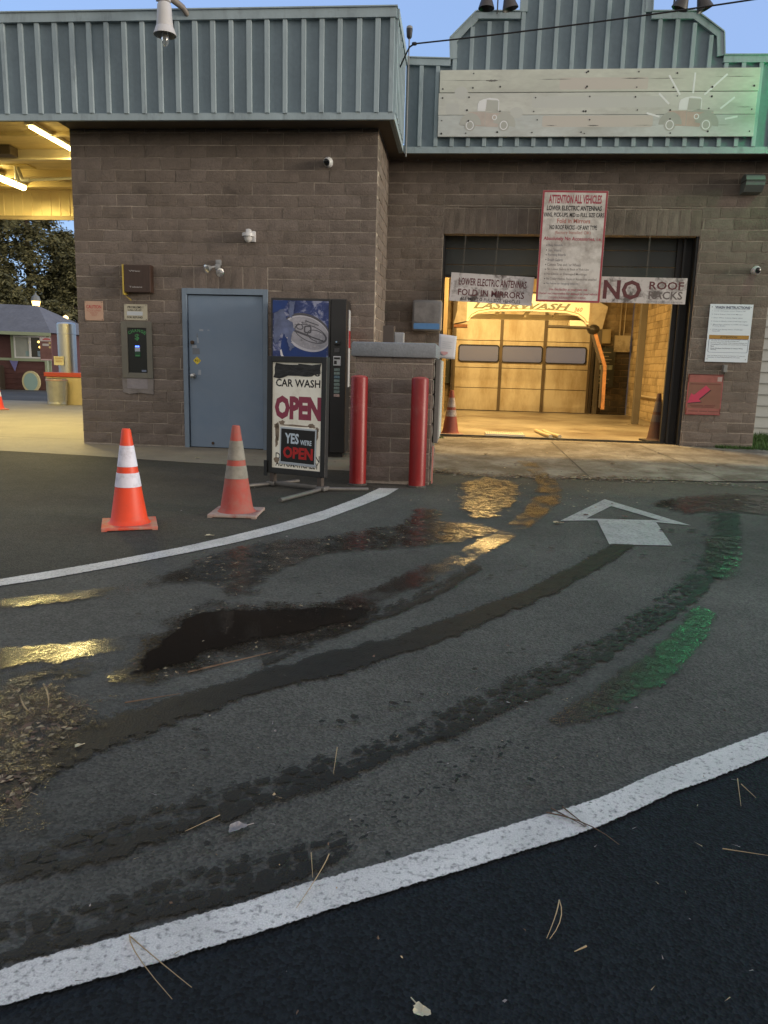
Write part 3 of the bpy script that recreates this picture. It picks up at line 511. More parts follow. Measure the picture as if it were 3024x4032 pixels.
mb = MB().box(4.21, 4.24, 1.66, 9.6, 0.13, 3.7).box(5.0, 8.45, 9.55, 9.7, 3.05, 3.7); mb.build('wall', YBLK[0], B)
CEIL = mat('bay_ceiling', (0.30, 0.24, 0.15), 0.85, var=0.2, vscale=1.5)
MB().box(4.2, 9.37, 1.65, 9.6, 3.7, 3.76).build('ceiling', CEIL, B)
# --- grey fascia with battens
GREY = mat('grey_panel', (0.185, 0.245, 0.285), 0.8, var=0.10, vscale=1.8, var2=0.06, v2scale=20, bump=0.15, bscale=40)
GREYB = mat('grey_batten', (0.31, 0.39, 0.43), 0.75, var=0.12, vscale=5, bump=0.2, bscale=35, dirt=(0.20, 0.25, 0.28), dirt_amt=0.14, dscale=7, stretch=(1, 1, 0.3))
SOFF = mat('soffit_brown', (0.085, 0.07, 0.055), 0.9, var=0.2, vscale=3)
rnd = random.Random(2)
ZB, ZT = 4.087, 5.262
mb = MB(); mb.box(-9, 4.28, -0.45, -0.41, ZB, ZT, 0); mb.box(4.24, 4.279, -0.41, 1.03, ZB, ZT, 0)
mb.box(-9.0, 4.285, -0.475, -0.452, ZB-0.004, ZB+0.075, 1); mb.box(-9.0, 4.30, -0.505, -0.452, ZT-0.075, ZT+0.03, 1); mb.box(-9.0, 4.312, -0.52, -0.40, ZT+0.03, ZT+0.045, 1)
mb.box(4.281, 4.305, -0.474, 0.985, ZB-0.004, ZB+0.075, 1); mb.box(4.281, 4.33, -0.452, 0.985, ZT-0.075, ZT+0.03, 1)
x = -0.554 - 0.2206*38
while x < 4.2:
    w = 0.029 + rnd.uniform(-.003, .003); d = rnd.uniform(-.006, .006)
    mb.box(x-w+d, x+w+d, -0.492 + rnd.uniform(0, .004), -0.4505, ZB+0.0755 - rnd.uniform(-.004, .012), ZT-0.0755, 1, 0.004); x += 0.2206
mb.box(4.225, 4.283, -0.490, -0.4505, ZB+0.076, ZT-0.0755, 1, 0.004)
y = -0.44
while y < 0.98:
    mb.box(4.2795, 4.318, y, y+0.056, ZB+0.0755, ZT-0.0755, 1, 0.004); y += 0.2069
mb.build('fascia', [GREY, GREYB], B)
# right fascia, stepped gable in the middle
out = [(4.31, ZB), (10.6, ZB), (10.6, 5.262), (8.462, 5.276), (8.427, 5.552), (8.059, 5.80), (7.501, 5.805), (7.475, 6.42), (5.815, 6.42), (5.811, 5.829), (5.225, 5.838), (4.893, 5.52), (4.91, 5.264), (4.31, 5.286)]
mb = MB().prism(out, 1.03, 1.07, 0)
top = out[2:]
def edge_trim(mb, a, b, w, y0, y1, mi):
    a, b = Vector((a[0], 0, a[1])), Vector((b[0], 0, b[1])); t = (b-a).normalized(); n_ = Vector((-t.z, 0, t.x))
    q = [a - t*0.0, b + t*0.0, b + n_*w, a + n_*w]
    mb.add([(p.x, y0, p.z) for p in q] + [(p.x, y1, p.z) for p in q], [(0, 1, 2, 3), (7, 6, 5, 4), (0, 4, 5, 1), (1, 5, 6, 2), (2, 6, 7, 3), (3, 7, 4, 0)], mi)
for i in range(len(top)-1):
    edge_trim(mb, top[i], top[i+1], 0.085, 0.985 - 0.0012*(i % 2), 1.029, 1)
    edge_trim(mb, top[i+1], top[i], 0.014, 0.97 - 0.0012*(i % 2), 1.075, 1)
mb.box(4.32, 10.6, 1.004, 1.029, ZB-0.004, ZB+0.078, 1)
def ztop(x):
    if x < 4.9 or x > 8.46: return 5.19
    if x < 5.225: return 5.52 + (x-4.893)*0.958 - 0.115
    if x < 5.815 or 7.50 < x < 8.06: return 5.72
    if x > 8.06: return 5.80 - (x-8.06)*0.674 - 0.11
    return 6.34
x = 4.519
while x < 10.5:
    w = 0.027; z1 = min(ztop(x-w), ztop(x+w))
    mb.box(x-w, x+w, 0.990 + rnd.uniform(0, .003), 1.0295, ZB+0.0785, z1, 1, 0.004); x += 0.2214
mb.build('fascia', [GREY, GREYB], B)
# soffits and roof deck
mb = MB(); mb.box(0.0, 4.24, -0.41, 0.02, 4.12, 4.16); mb.box(4.07, 4.24, 0.02, 1.44, 4.121, 4.161); mb.box(4.24, 10.6, 1.07, 1.46, 4.12, 4.16)
mb.build('soffit', SOFF, B)
RF = mat('roof_deck', (0.2, 0.2, 0.2), 0.9)
MB().box(-9, 4.05, 0.25, 6.1, 4.75, 4.85).box(4.3, 9.54, 1.6, 9.8, 4.3, 4.36).build('roof', RF, B)
# --- self-serve canopy on the left: wooden ceiling, joists, far fascia
WOODY = mat('canopy_wood', (0.58, 0.46, 0.22), 0.8, var=0.18, vscale=3, dirt=(0.22, 0.17, 0.09), dirt_amt=0.3, dscale=1.5, stretch=(0.3, 1, 1))
PALE = mat('canopy_pale_board', (0.55, 0.48, 0.34), 0.8, var=0.12, vscale=3, stretch=(0.3, 1, 1))
mb = MB(); mb.box(-9, 0.0, -0.41, 6.0, 4.62, 4.66, 0); mb.build('ceiling', WOODY, B)
mb = MB(); mb.box(-9, -0.01, 2.9, 3.02, 4.46, 4.619, 1); mb.box(-9, -0.01, 3.35, 3.55, 4.56, 4.619, 0); mb.box(-9, -0.01, 4.3, 4.42, 4.50, 4.619, 0); mb.box(-9, -0.01, 5.1, 5.2, 4.5, 4.619, 0); mb.box(-9, -0.01, 1.9, 1.96, 4.56, 4.619, 0)
mb.build('joist', [WOODY, PALE], B)
mb = MB(); mb.box(-9, -0.01, 6.0, 6.04, 4.07, 4.75, 0); mb.box(-9, -0.01, 5.94, 5.998, 4.02, 4.10, 1)
x = -8.9
while x < -0.1: mb.box(x, x+0.03, 5.975, 5.999, 4.10, 4.56, 0, 0.003); x += 0.2069
mb.build('fascia', [mat('fascia_back', (0.72, 0.60, 0.34), 0.8, var=0.12, vscale=2), mat('fascia_beam', (0.28, 0.22, 0.13), 0.8)], B)
# --- service door
DOOR = mat('door_blue_grey', (0.175, 0.235, 0.32), 0.45, var=0.06, vscale=1.5, bump=0.06, bscale=25, dirt=(0.145, 0.21, 0.305), dirt_amt=0.3, dscale=1.2)
DFR = mat('door_frame_blue_grey', (0.17, 0.225, 0.295), 0.5, var=0.08, vscale=6)
STEEL = mat('brushed_steel', (0.55, 0.55, 0.55), 0.3, 1.0); BLACK = mat('rubber_black', (0.012, 0.012, 0.013), 0.6); RUST = mat('rust_brown', (0.07, 0.045, 0.03), 0.9)
mb = MB(); mb.box(1.47, 1.535, -0.02, 0.12, 0.0, 2.136, 0, 0.004); mb.box(2.575, 2.64, -0.02, 0.12, 0.0, 2.136, 0, 0.004); mb.box(1.535, 2.575, -0.0205, 0.12, 2.06, 2.137, 0, 0.004)
mb.box(1.535, 2.575, 0.075, 0.12, 0.0, 2.06, 1)
fr = mb.build('door_frame', [DFR, BLACK], B)
dr = MB().box(1.545, 2.566, 0.012, 0.055, 0.018, 2.048, 0, 0.003).build('door', DOOR, B)
mb = MB(); mb.lathe([(0.034, 0.012), (0.034, 0.002), (0.014, 0.0), (0.012, -0.03), (0.026, -0.036), (0.030, -0.05), (0.026, -0.064), (0.01, -0.068)], (1.605, 0, 0.985), 16, 0, 'Y'); 
mb.v = [(x_, -abs(y_) if y_ > 0 else y_, z_) for x_, y_, z_ in mb.v]; mb.build('handle', STEEL, dr, smooth=40)
mb = MB(); mb.lathe([(0.026, 0.01), (0.026, 0.03), (0.02, 0.034)], (1.60, 0.012, 1.43), 14, 0, 'Y'); mb.build('deadbolt', RUST, dr, smooth=40)
mb = MB(); mb.plate([(1.60, 1.19), (1.655, 1.135), (1.71, 1.19), (1.655, 1.245)], 0.0105, 0); mb.text('911', 1.625, 1.685, 1.172, 1.208, 0.0098, 1, 0.02); mb.build('sticker', [mat('sticker_yellow', (0.72, 0.55, 0.05), 0.6), mat('ink_black', (0.01, 0.01, 0.01), 0.7)], dr)
mb = MB()
for (x0, x1, z0, z1, mi) in ((1.585, 1.66, 1.36, 1.40, 0), (1.59, 1.70, 1.27, 1.355, 1), (1.66, 1.715, 1.00, 1.07, 0), (1.685, 1.75, 1.58, 1.61, 0), (1.65, 1.675, 1.50, 1.56, 1), (1.80, 1.84, 1.585, 1.605, 0), (1.66, 1.69, 1.42, 1.50, 0)):
    mb.plate([(x0+rnd.uniform(0, .006), z0+rnd.uniform(0, .006)), (x1-rnd.uniform(0, .008), z0+rnd.uniform(-.005, .006)), (x1-rnd.uniform(0, .012), z1-rnd.uniform(0, .006)), (x0+rnd.uniform(0, .014), z1)], 0.0108 + 0.0001*mi, mi)
mb.build('paint_speck', [mat('scraped_primer', (0.32, 0.36, 0.42), 0.8), mat('scraped_grey', (0.17, 0.19, 0.22), 0.8)], dr)
mb = MB()
for z in (0.35, 1.05, 1.78): mb.tube([(2.572, -0.012, z-0.05), (2.572, -0.012, z+0.05)], 0.008, 8)
mb.build('hinge', DFR, dr, smooth=40)
MB().lathe([(0.02, 0), (0.02, 0.012)], (1.86, 0.01, 0.075), 10, 0, 'Y').build('door_stop', RUST, dr)
# --- front overhead door, rolled most of the way up
ODK = mat('overhead_dark', (0.045, 0.052, 0.052), 0.6, var=0.15, vscale=3)
od = empty('overhead_door', (0, 0, 0), None, None); od.parent = B
for z0, z1 in ((2.555, 2.70), (2.705, 2.93), (2.935, 3.16), (3.165, 3.40)): MB().box(4.82, 8.55, 1.72, 1.76, z0, z1, 0, 0.006).build('door_panel', ODK, od)
MB().box(4.82, 8.55, 1.715, 1.765, 2.52, 2.553).build('seal', BLACK, od)
MB().box(8.27, 8.506, 1.66, 1.72, 0.13, 3.2).box(8.472, 8.5065, 1.47, 1.661, 0.13, 3.098).box(8.34, 8.37, 1.60, 1.661, 0.13, 3.2).build('door_track', BLACK, od); MB().box(4.82, 4.93, 1.66, 1.72, 0.13, 3.2).box(4.889, 4.91, 1.5, 1.661, 0.13, 3.098).build('door_track', BLACK, od)  # narrow inner boxes: added black jamb liners standing in for unlit reveals
# --- rear overhead door with three windows
RD = empty('rear_door', (0, 0, 0), None, None); RD.parent = B
WARMP = mat('door_panel_cream', (0.60, 0.55, 0.43), 0.55, var=0.10, vscale=1.4, dirt=(0.38, 0.30, 0.18), dirt_amt=0.42, dscale=1.6, stretch=(1, 1, 0.35))
STR = mat('door_stile', (0.11, 0.085, 0.055), 0.6)
for z0, z1 in ((0.15, 0.695), (0.71, 1.195), (1.21, 1.86), (1.875, 2.40), (2.415, 3.02)):
    pn = MB().box(5.06, 8.36, 9.45, 9.50, z0, z1, 0, 0.004).build('door_panel', WARMP, RD)
    if z0 == 1.21:
        for i in range(3):
            x0 = 5.175 + i*1.068; o_, i_ = rrect(x0-0.03, x0+0.99, 1.335, 1.765, 0.07), rrect(x0, x0+0.96, 1.365, 1.735, 0.05)
            mb = MB(); ring(mb, o_, i_, 9.43); mb.add([(x_, 9.43, z_) for x_, z_ in o_] + [(x_, 9.4495, z_) for x_, z_ in o_], [(k_, k_+len(o_), (k_+1) % len(o_)+len(o_), (k_+1) % len(o_)) for k_ in range(len(o_))])
            wn = mb.build('window', BLACK, pn)
            MB().plate(i_, 9.441).build('pane', mat('pane_frosted', (0.10, 0.10, 0.11), 0.4, emit=(0.5, 0.5, 0.58), estr=0.04), wn)
for x0 in (6.165, 7.235): MB().box(x0, x0+0.075, 9.42, 9.449, 0.15, 3.0).build('stile', STR, RD)
for x0 in (5.03, 8.35): MB().box(x0, x0+0.05, 9.40, 9.5, 0.14, 3.05).build('stile', STR, RD)
for x0 in (4.98, 8.41): MB().box(x0, x0+.055, 9.30, 9.45, 0.13, 3.1).build('door_track', mat('track_dark', (0.05, 0.04, 0.03), 0.5), RD)
MB().box(5.0, 8.44, 9.51, 9.54, 0.136, 3.06).build('seam_backing', STR, RD)  # dark sheet added behind the panels to block sky light at the seams
# concrete patch on the wall under the change machine
PATCH = mat('mortar_patch', (0.22, 0.20, 0.19), 0.95, var=0.2, vscale=8, bump=0.5, bscale=40)
mb = MB(); P_ = [(0.605, 0.74), (0.70, 0.715), (0.84, 0.735), (1.04, 0.72), (1.045, 0.935), (0.60, 0.935)]
mb.prism(P_, -0.016, 0.0, 0); mb.build('patch', PATCH, B)
MB().box(0.67, 0.96, -0.019, -0.0155, 0.79, 0.93).build('patch', mat('mortar_pale', (0.27, 0.25, 0.26), 0.95, var=0.15, vscale=9, bump=0.4, bscale=40), B)
# ------------------------------------------------------------------ pier, bollards, cones
CAPC = mat('cap_concrete', (0.20, 0.215, 0.235), 0.9, var=0.15, vscale=6, var2=0.12, v2scale=50, bump=0.4, bscale=60)
pr = empty('block_pier', (4.17, -2.6, 0), 'square brown block pier with a thick grey concrete cap behind two red bollards', 'pier')
mb = MB(); blockwall(mb, 0.775, 0.0, 1.275, 0.03, (), -0.03, (), random.Random(31), height=0.148); backing(mb, 0.775, 0, 1.27, (), 1.3, 3, 0.008); mb.build('wall', BLK, pr)
mb = MB(); blockwall(mb, 1.3, 0.0, 1.275, 0.03, (), 0.1, (), random.Random(32), height=0.148); mb.xf(Matrix.Translation((0.787, 0.008, 0)) @ Matrix.Rotation(R(90), 4, 'Z')); mb.build('wall', BLK, pr)
MB().box(-0.035, 0.81, -0.045, 1.35, 1.27, 1.415, 0, 0.022).build('cap', CAPC, pr, smooth=40)
mb = MB(); mb.box(0.80, 0.845, 0.15, 1.1, 0.42, 1.262, 0, 0.004); mb.box(0.846, 0.858, 0.16, 1.09, 0.46, 1.25, 1); mb.build('side_panel', [mat('panel_grey', (0.16, 0.15, 0.14), 0.5), mat('panel_pale', (0.45, 0.45, 0.42), 0.6)], pr)
MB().box(0.80, 0.812, 0.02, 0.10, 0.02, 0.40).build('trim', mat('trim_pink', (0.50, 0.20, 0.17), 0.6), pr)
RED = mat('bollard_red', (0.22, 0.008, 0.009), 0.42, var=0.12, vscale=4, bump=0.08, bscale=25, dirt=(0.30, 0.09, 0.08), dirt_amt=0.10, dscale=3)
RTOP = mat('bollard_top', (0.36, 0.07, 0.06), 0.6)
def bollard(x, y, label):
    mb = MB(); mb.lathe([(0.084, 0.0), (0.084, 1.062), (0.080, 1.075)], (0, 0, 0), 36, 0, cap=False); mb.lathe([(0.080, 1.075), (0.05, 1.087), (0.0, 1.092)], (0, 0, 0), 36, 1, cap=False)
    mb.lathe([(0.098, 0), (0.096, 0.012), (0.084, 0.02)], (0, 0, 0), 36, 2, cap=False)
    o = mb.build('bollard', [RED, RTOP, mat('bollard_foot', (0.06, 0.055, 0.05), 0.9)], None, smooth=35, loc=(x, y, 0))
    return tag(o, label, 'bollard', 'red bollards in front of the block pier')
bollard(4.234, -2.72, 'round red steel bollard covering the pier corner next to the vending machine')
bollard(4.833, -2.715, 'round red steel bollard at the pier corner by the wash bay, dusty at its foot')
def cone(loc, label, mats, rot=0, h=0.70, w=0.19, group='traffic cones'):
    c = empty('traffic_cone', loc, label, 'cone', (0, 0, R(rot)), group)
    rb, rt, zb = 0.132*w/0.19, 0.030, 0.03
    f = lambda z: rb + (rt-rb)*((z-zb)/(h-zb))**0.93
    b = MB(); b.box(-w, w, -w, w, 0.004, 0.026, 0, 0.006)
    cc = [(sx*(w-.02), sy*(w-.02)) for sx in (-1, 1) for sy in (-1, 1)]
    for x_, y_ in cc: b.box(x_-.018, x_+.018, y_-.018, y_+.018, 0, 0.006)
    b.build('base', mats[2], c)
    b = MB(); b.lathe([(rb+.022, 0.024), (rb+.008, 0.034), (f(.06), .06), (f(h*.42), h*.42), (f(h*.56), h*.56), (f(h*.62), h*.62), (f(h*.83), h*.83), (f(h-.01), h-.01), (rt*.85, h), (rt*.6, h-.004), (rt*.55, h-.2)], (0, 0, 0), 32, 0, cap=False); b.build('body', mats[0], c, smooth=30)
    for a0, a1 in ((.415, .555), (.62, .83)):
        b = MB(); n_ = 4; b.lathe([(f(h*a0), h*a0 - .001)] + [(f(h*(a0+(a1-a0)*i/n_)) + .0022, h*(a0+(a1-a0)*i/n_)) for i in range(n_+1)] + [(f(h*a1), h*a1 + .001)], (0, 0, 0), 32, 0, cap=False); b.build('reflective_collar', mats[1], c, smooth=30)
    return c
ORG = mat('cone_orange', (0.72, 0.055, 0.012), 0.5, var=0.08, vscale=8, dirt=(0.5, 0.07, 0.03), dirt_amt=0.18, dscale=6)
COL = mat('collar_white', (0.66, 0.65, 0.74), 0.6, var=0.06, vscale=12, dirt=(0.36, 0.34, 0.38), dirt_amt=0.22, dscale=9)
OBASE = mat('cone_base_orange', (0.55, 0.06, 0.03), 0.6, dirt=(0.36, 0.22, 0.17), dirt_amt=0.45, dscale=7)
FADE = mat('cone_faded', (0.36, 0.062, 0.045), 0.75, var=0.12, vscale=8, dirt=(0.28, 0.11, 0.085), dirt_amt=0.40, dscale=7)
COLG = mat('collar_grey', (0.25, 0.235, 0.20), 0.85, var=0.12, vscale=12, dirt=(0.16, 0.15, 0.12), dirt_amt=0.35, dscale=9)
FBASE = mat('cone_base_dusty', (0.34, 0.27, 0.235), 0.85, var=0.15, vscale=9, dirt=(0.25, 0.07, 0.06), dirt_amt=0.30, dscale=10)
DUSK = mat('cone_dirty_dark', (0.05, 0.017, 0.013), 0.8, var=0.2, vscale=8, dirt=(0.03, 0.02, 0.018), dirt_amt=0.4, dscale=6)
COLD = mat('collar_dirty', (0.06, 0.05, 0.055), 0.8, var=0.2, vscale=8)
cone((2.885, -5.10, 0.0035), 'bright orange traffic cone with clean white collars, nearest the driveway line', (ORG, COL, OBASE), 24)
cone((3.505, -4.50, 0.0035), 'faded dusty traffic cone with grey collars in front of the blue door', (FADE, COLG, FBASE), 4)
cone((5.10, 2.02, 0.136), 'weathered traffic cone with white collars at the pier side of the wash bay entrance', (mat('cone_bay', (0.15, 0.028, 0.018), 0.7, var=0.15, vscale=8), mat('collar_bay', (0.28, 0.25, 0.24), 0.8, dirt=(.1, .07, .06), dirt_amt=.35, dscale=9), mat('cone_base_bay', (0.30, 0.2, 0.15), 0.8)), 8)
cone((8.29, 2.02, 0.136), 'dark grimy traffic cone at the arrow sign side of the wash bay entrance', (DUSK, COLD, mat('cone_base_black', (0.02, 0.017, 0.015), 0.8)), 10, h=0.74)
cone((-4.98, 6.0, 0.009), 'orange traffic cone on the concrete floor of the self-serve bay', (ORG, COL, OBASE), 45)
# ------------------------------------------------------------------ vending machine
VB = mat('vending_black', (0.016, 0.016, 0.018), 0.35, var=0.1, vscale=3)
v = empty('vending_machine', (2.836, -0.63, 0.0), 'tall black drinks vending machine with a blue picture of a drink can on its front', 'vending machine', (0, 0, R(3)))
Wv, Hv = 0.945, 1.985
mb = MB(); mb.box(0, Wv, 0.03, 0.56, 0.06, Hv, 0, 0.008); mb.box(0.03, Wv-.03, 0.08, 0.53, 0.0, 0.06); mb.build('body', VB, v)
mb = MB(); mb.box(0.0, 0.745, 0.0, 0.0295, 0.09, Hv, 0, 0.01); mb.box(0.75, Wv, 0.002, 0.0295, 0.07, Hv, 0, 0.008); mb.build('front_door', VB, v)
# the printed panel: splashing water and a can seen from above
m = bpy.data.materials.new('print_splash'); m.use_nodes = True; n, l = m.node_tree.nodes, m.node_tree.links; b_ = n['Principled BSDF']
tc = n.new('ShaderNodeTexCoord'); no = n.new('ShaderNodeTexNoise'); no.inputs['Scale'].default_value = 9; no.inputs['Detail'].default_value = 8; no.inputs['Roughness'].default_value = 0.72; no.inputs['Distortion'].default_value = 0.8
l.new(tc.outputs['Object'], no.inputs['Vector']); n2 = n.new('ShaderNodeTexNoise'); n2.inputs['Scale'].default_value = 2.2; n2.inputs['Detail'].default_value = 2; l.new(tc.outputs['Object'], n2.inputs['Vector'])
ad = n.new('ShaderNodeMath'); ad.operation = 'MULTIPLY_ADD'; l.new(n2.outputs['Fac'], ad.inputs[0]); ad.inputs[1].default_value = 0.8; l.new(no.outputs['Fac'], ad.inputs[2])
cr_ = n.new('ShaderNodeValToRGB'); e = cr_.color_ramp.elements; e[0].position = 0.72; e[0].color = (0.006, 0.016, 0.085, 1); e[1].position = 1.15; e[1].color = (0.24, 0.26, 0.38, 1)
k_ = e.new(0.9); k_.color = (0.026, 0.045, 0.16, 1)
l.new(ad.outputs[0], cr_.inputs[0]); l.new(cr_.outputs[0], b_.inputs['Base Color']); b_.inputs['Roughness'].default_value = 0.3
SPL = m
DBL = mat('print_deep_blue', (0.008, 0.035, 0.17), 0.3, var=0.3, vscale=3); LIDG = mat('print_lid_grey', (0.29, 0.29, 0.33), 0.35, var=0.22, vscale=9, var2=0.1, v2scale=50); LIDD = mat('print_lid_dark', (0.07, 0.07, 0.085), 0.4); LIDP = mat('print_lid_pale', (0.46, 0.46, 0.52), 0.35, var=0.15, vscale=12)
PRED = mat('print_red', (0.40, 0.02, 0.03), 0.35); PWH = mat('print_white', (0.6, 0.6, 0.64), 0.35); MIST = mat('print_mist', (0.095, 0.12, 0.22), 0.35, var=0.4, vscale=8)
mb = MB(); y = -0.0015
mb.box(0.022, 0.722, -0.001, 0.02, 0.11, 1.955, 0)
can = [(0.18, 1.62), (0.13, 1.45), (0.10, 1.2), (0.08, 0.8), (0.30, 0.45), (0.55, 0.75), (0.62, 1.10), (0.70, 1.25), (0.70, 1.42)]
mb.plate(can, y-.0006, 1)
mb.plate([(0.02, 1.80), (0.16, 1.84), (0.22, 1.953), (0.023, 1.953)], y-.0005, 1)
def clipx(P, x1=0.7215): return [(min(p[0], x1), p[1]) for p in P]
mb.plate(clipx(arc(0.455, 1.585, 0.305, 0.205, rot=-22, n=48)), y-.0012, 3); mb.plate(clipx(arc(0.448, 1.555, 0.305, 0.205, rot=-22, n=48)), y-.0018, 4); mb.plate(clipx(arc(0.46, 1.562, 0.285, 0.185, rot=-22, n=48)), y-.0024, 2)
ring(mb, arc(0.50, 1.555, 0.215, 0.10, rot=-20, n=40), arc(0.50, 1.555, 0.202, 0.090, rot=-20, n=40), y-.003, 3)
ring(mb, arc(0.575, 1.53, 0.125, 0.068, rot=-20, n=32), arc(0.575, 1.53, 0.112, 0.058, rot=-20, n=32), y-.003, 3)
ring(mb, arc(0.36, 1.64, 0.05, 0.036, rot=-20, n=24), arc(0.36, 1.64, 0.036, 0.025, rot=-20, n=24), y-.0036, 3)
ring(mb, rrect(0.415, 0.51, 1.56, 1.655, 0.025), rrect(0.432, 0.493, 1.577, 1.638, 0.015), y-.0036, 3)
for (a, b2, w) in (((0.27, 1.60), (0.50, 1.52), 0.012), ((0.50, 1.52), (0.66, 1.47), 0.008), ((0.44, 1.71), (0.60, 1.66), 0.006)):
    t = Vector((b2[0]-a[0], b2[1]-a[1])).normalized(); q = (-t.y*w, t.x*w); mb.plate([(a[0]-q[0], a[1]-q[1]), (b2[0]-q[0], b2[1]-q[1]), (b2[0]+q[0], b2[1]+q[1]), (a[0]+q[0], a[1]+q[1])], y-.0038, 3)
rr_ = random.Random(4)
for i in range(22):
    a = rr_.uniform(0, 6.28); r_ = rr_.uniform(.6, .97); cx, cz = 0.455 + 0.27*r_*math.cos(a)*.93 + .02*math.sin(a), 1.56 + 0.17*r_*math.sin(a) - 0.11*r_*math.cos(a)*.9
    q = rr_.uniform(.006, .014); ring(mb, arc(cx, cz, q, q*.9, n=10), arc(cx, cz, q*.6, q*.5, n=10), y-.0042, rr_.choice((3, 4)))
def splash(pts, dy):
    P_ = []
    for (p, q) in zip(pts, pts[1:] + pts[:1]):
        for t in range(5): P_.append((p[0]+(q[0]-p[0])*t/5 + rr_.uniform(-.012, .012), p[1]+(q[1]-p[1])*t/5 + rr_.uniform(-.012, .012)))
    mb.plate(clipx([(max(.024, a_), min(1.952, b__)) for a_, b__ in P_]), y-dy, 7)
splash([(0.04, 1.79), (0.16, 1.86), (0.19, 1.72), (0.27, 1.70), (0.30, 1.60), (0.20, 1.50), (0.14, 1.56), (0.09, 1.45), (0.04, 1.42)], .0044)
splash([(0.22, 1.94), (0.30, 1.94), (0.27, 1.76), (0.23, 1.74)], .0046)
splash([(0.22, 1.62), (0.27, 1.55), (0.26, 1.44), (0.31, 1.40), (0.24, 1.34), (0.21, 1.44)], .0047)
# the round red, white and blue emblem on the can
mb.plate(arc(0.55, 1.06, 0.115, 0.135, 8, 172, 24), y-.0010, 5); mb.plate(arc(0.55, 1.045, 0.115, 0.12, 188, 352, 24), y-.0011, 6); mb.plate(arc(0.55, 1.0, 0.10, 0.085, 190, 350, 24), y-.0016, 1)
mb.plate([(0.115, 1.345), (0.13, 1.36), (0.15, 1.29), (0.19, 1.23), (0.15, 1.23), (0.12, 1.29)], y-.0013, 6)
mb.build('picture_panel', [SPL, DBL, LIDG, LIDD, LIDP, PRED, PWH, MIST], v)
SIL = mat('vending_silver', (0.5, 0.5, 0.55), 0.3, 0.8)
mb = MB(); mb.box(0.79, 0.885, -0.03, 0.002, 1.17, 1.29, 0, 0.005); mb.box(0.80, 0.835, -0.034, -0.0301, 1.19, 1.235, 1); mb.box(0.80, 0.875, -0.034, -0.0301, 1.25, 1.275, 1); mb.build('coin_slot', [SIL, VB], v)
mb = MB(); mb.box(0.80, 0.87, -0.05, 0.002, 1.43, 1.475, 0, 0.006); mb.box(0.82, 0.84, -0.053, -0.0501, 1.455, 1.472, 1); mb.box(0.80, 0.865, -0.012, 0.002, 1.335, 1.39, 2, 0.003); mb.build('note_acceptor', [VB, mat('lens_blue', (0.3, 0.45, 0.6), 0.2), mat('vent_grey', (0.06, 0.06, 0.065), 0.5)], v)
btn = [mat('button_label', (0.16, 0.22, 0.21), 0.3, var=0.4, vscale=40), mat('button_label_pale', (0.38, 0.28, 0.26), 0.3, var=0.3, vscale=40), mat('button_label_blue', (0.12, 0.2, 0.25), 0.3, var=0.4, vscale=40)]
for i in range(8): MB().box(0.800, 0.872, -0.008, 0.002, 1.105-i*0.046, 1.140-i*0.046, 0, 0.003).build('button', btn[1] if i == 7 else btn[(0, 0, 2, 0, 0, 0, 0)[i]], v)
MB().box(0.10, 0.62, -0.004, 0.0, 0.015, 0.07).build('kick_plate', VB, v)
mb = MB(); mb.box(Wv+0.0005, Wv+0.004, 0.30, 0.55, 0.9, 1.88, 0); mb.box(Wv+0.0045, Wv+0.006, 0.31, 0.54, 1.40, 1.62, 1); mb.build('side_decal', [mat('decal_pale', (0.5, 0.5, 0.52), 0.4), PRED], v)
# ------------------------------------------------------------------ pavement sign and the board fixed to it
SBK = mat('sign_frame_black', (0.016, 0.017, 0.017), 0.5, var=0.15, vscale=8); CRM = mat('sign_cream', (0.90, 0.88, 0.76), 0.55, var=0.05, vscale=3, dirt=(0.72, 0.68, 0.55), dirt_amt=0.2, dscale=4)
INK = mat('ink_black', (0.01, 0.01, 0.01), 0.7); OPR = mat('ink_plum', (0.27, 0.040, 0.075), 0.55, var=0.1, vscale=6); GALV = mat('pipe_galvanised', (0.14, 0.135, 0.125), 0.55, 0.4, var=0.2, vscale=15)
sg = empty('pavement_sign', (3.385, -3.01, 0.0), 'upright cream and black framed pavement sign reading CAR WASH OPEN on a pipe stand', 'sign', (R(-1.0), 0, R(-21)))
Ws, z0, z1 = 0.66, 0.135, 1.25; fw = 0.054
mb = MB(); mb.box(0, fw, -0.03, 0.03, z0, z1, 0, 0.004); mb.box(Ws-fw, Ws, -0.03, 0.03, z0, z1, 0, 0.004); mb.box(fw, Ws-fw, -0.0301, 0.0301, z1-fw, z1+.001, 0, 0.004); mb.box(fw, Ws-fw, -0.0301, 0.0301, z0-.001, z0+fw, 0, 0.004); mb.build('frame', SBK, sg)
a0, a1 = fw, Ws-fw; pw = a1-a0; pz0, pz1 = z0+fw, z1-fw
mb = MB(); mb.box(a0-.005, a1+.005, -0.012, 0.012, pz0-.005, pz1+.005); mb.build('panel', CRM, sg)
def zz_(px): return pz1 - (px-165)/(2040-165)*(pz1-pz0)          # height read off the upright panel
def xx_(px): return a0 + (px-150)/(965-150)*pw
mb = MB(); yy = -0.0125
mb.text('CAR WASH', xx_(205), xx_(935), zz_(590), zz_(455), yy, 0, 0.022)
mb.text('OPEN', xx_(190), xx_(955), zz_(1165), zz_(745), yy, 1, 0.06)
mb.text('S', xx_(850), xx_(925), zz_(395), zz_(285), yy, 0, 0.02)
mb.text('DOORS OPEN', xx_(212), xx_(945), zz_(1888), zz_(1765), yy, 0, 0.01); mb.text('AUTOMATICALLY', xx_(212), xx_(930), zz_(2010), zz_(1890), yy, 0, 0.01)
mb.build('lettering', [INK, OPR], sg)
mb = MB()
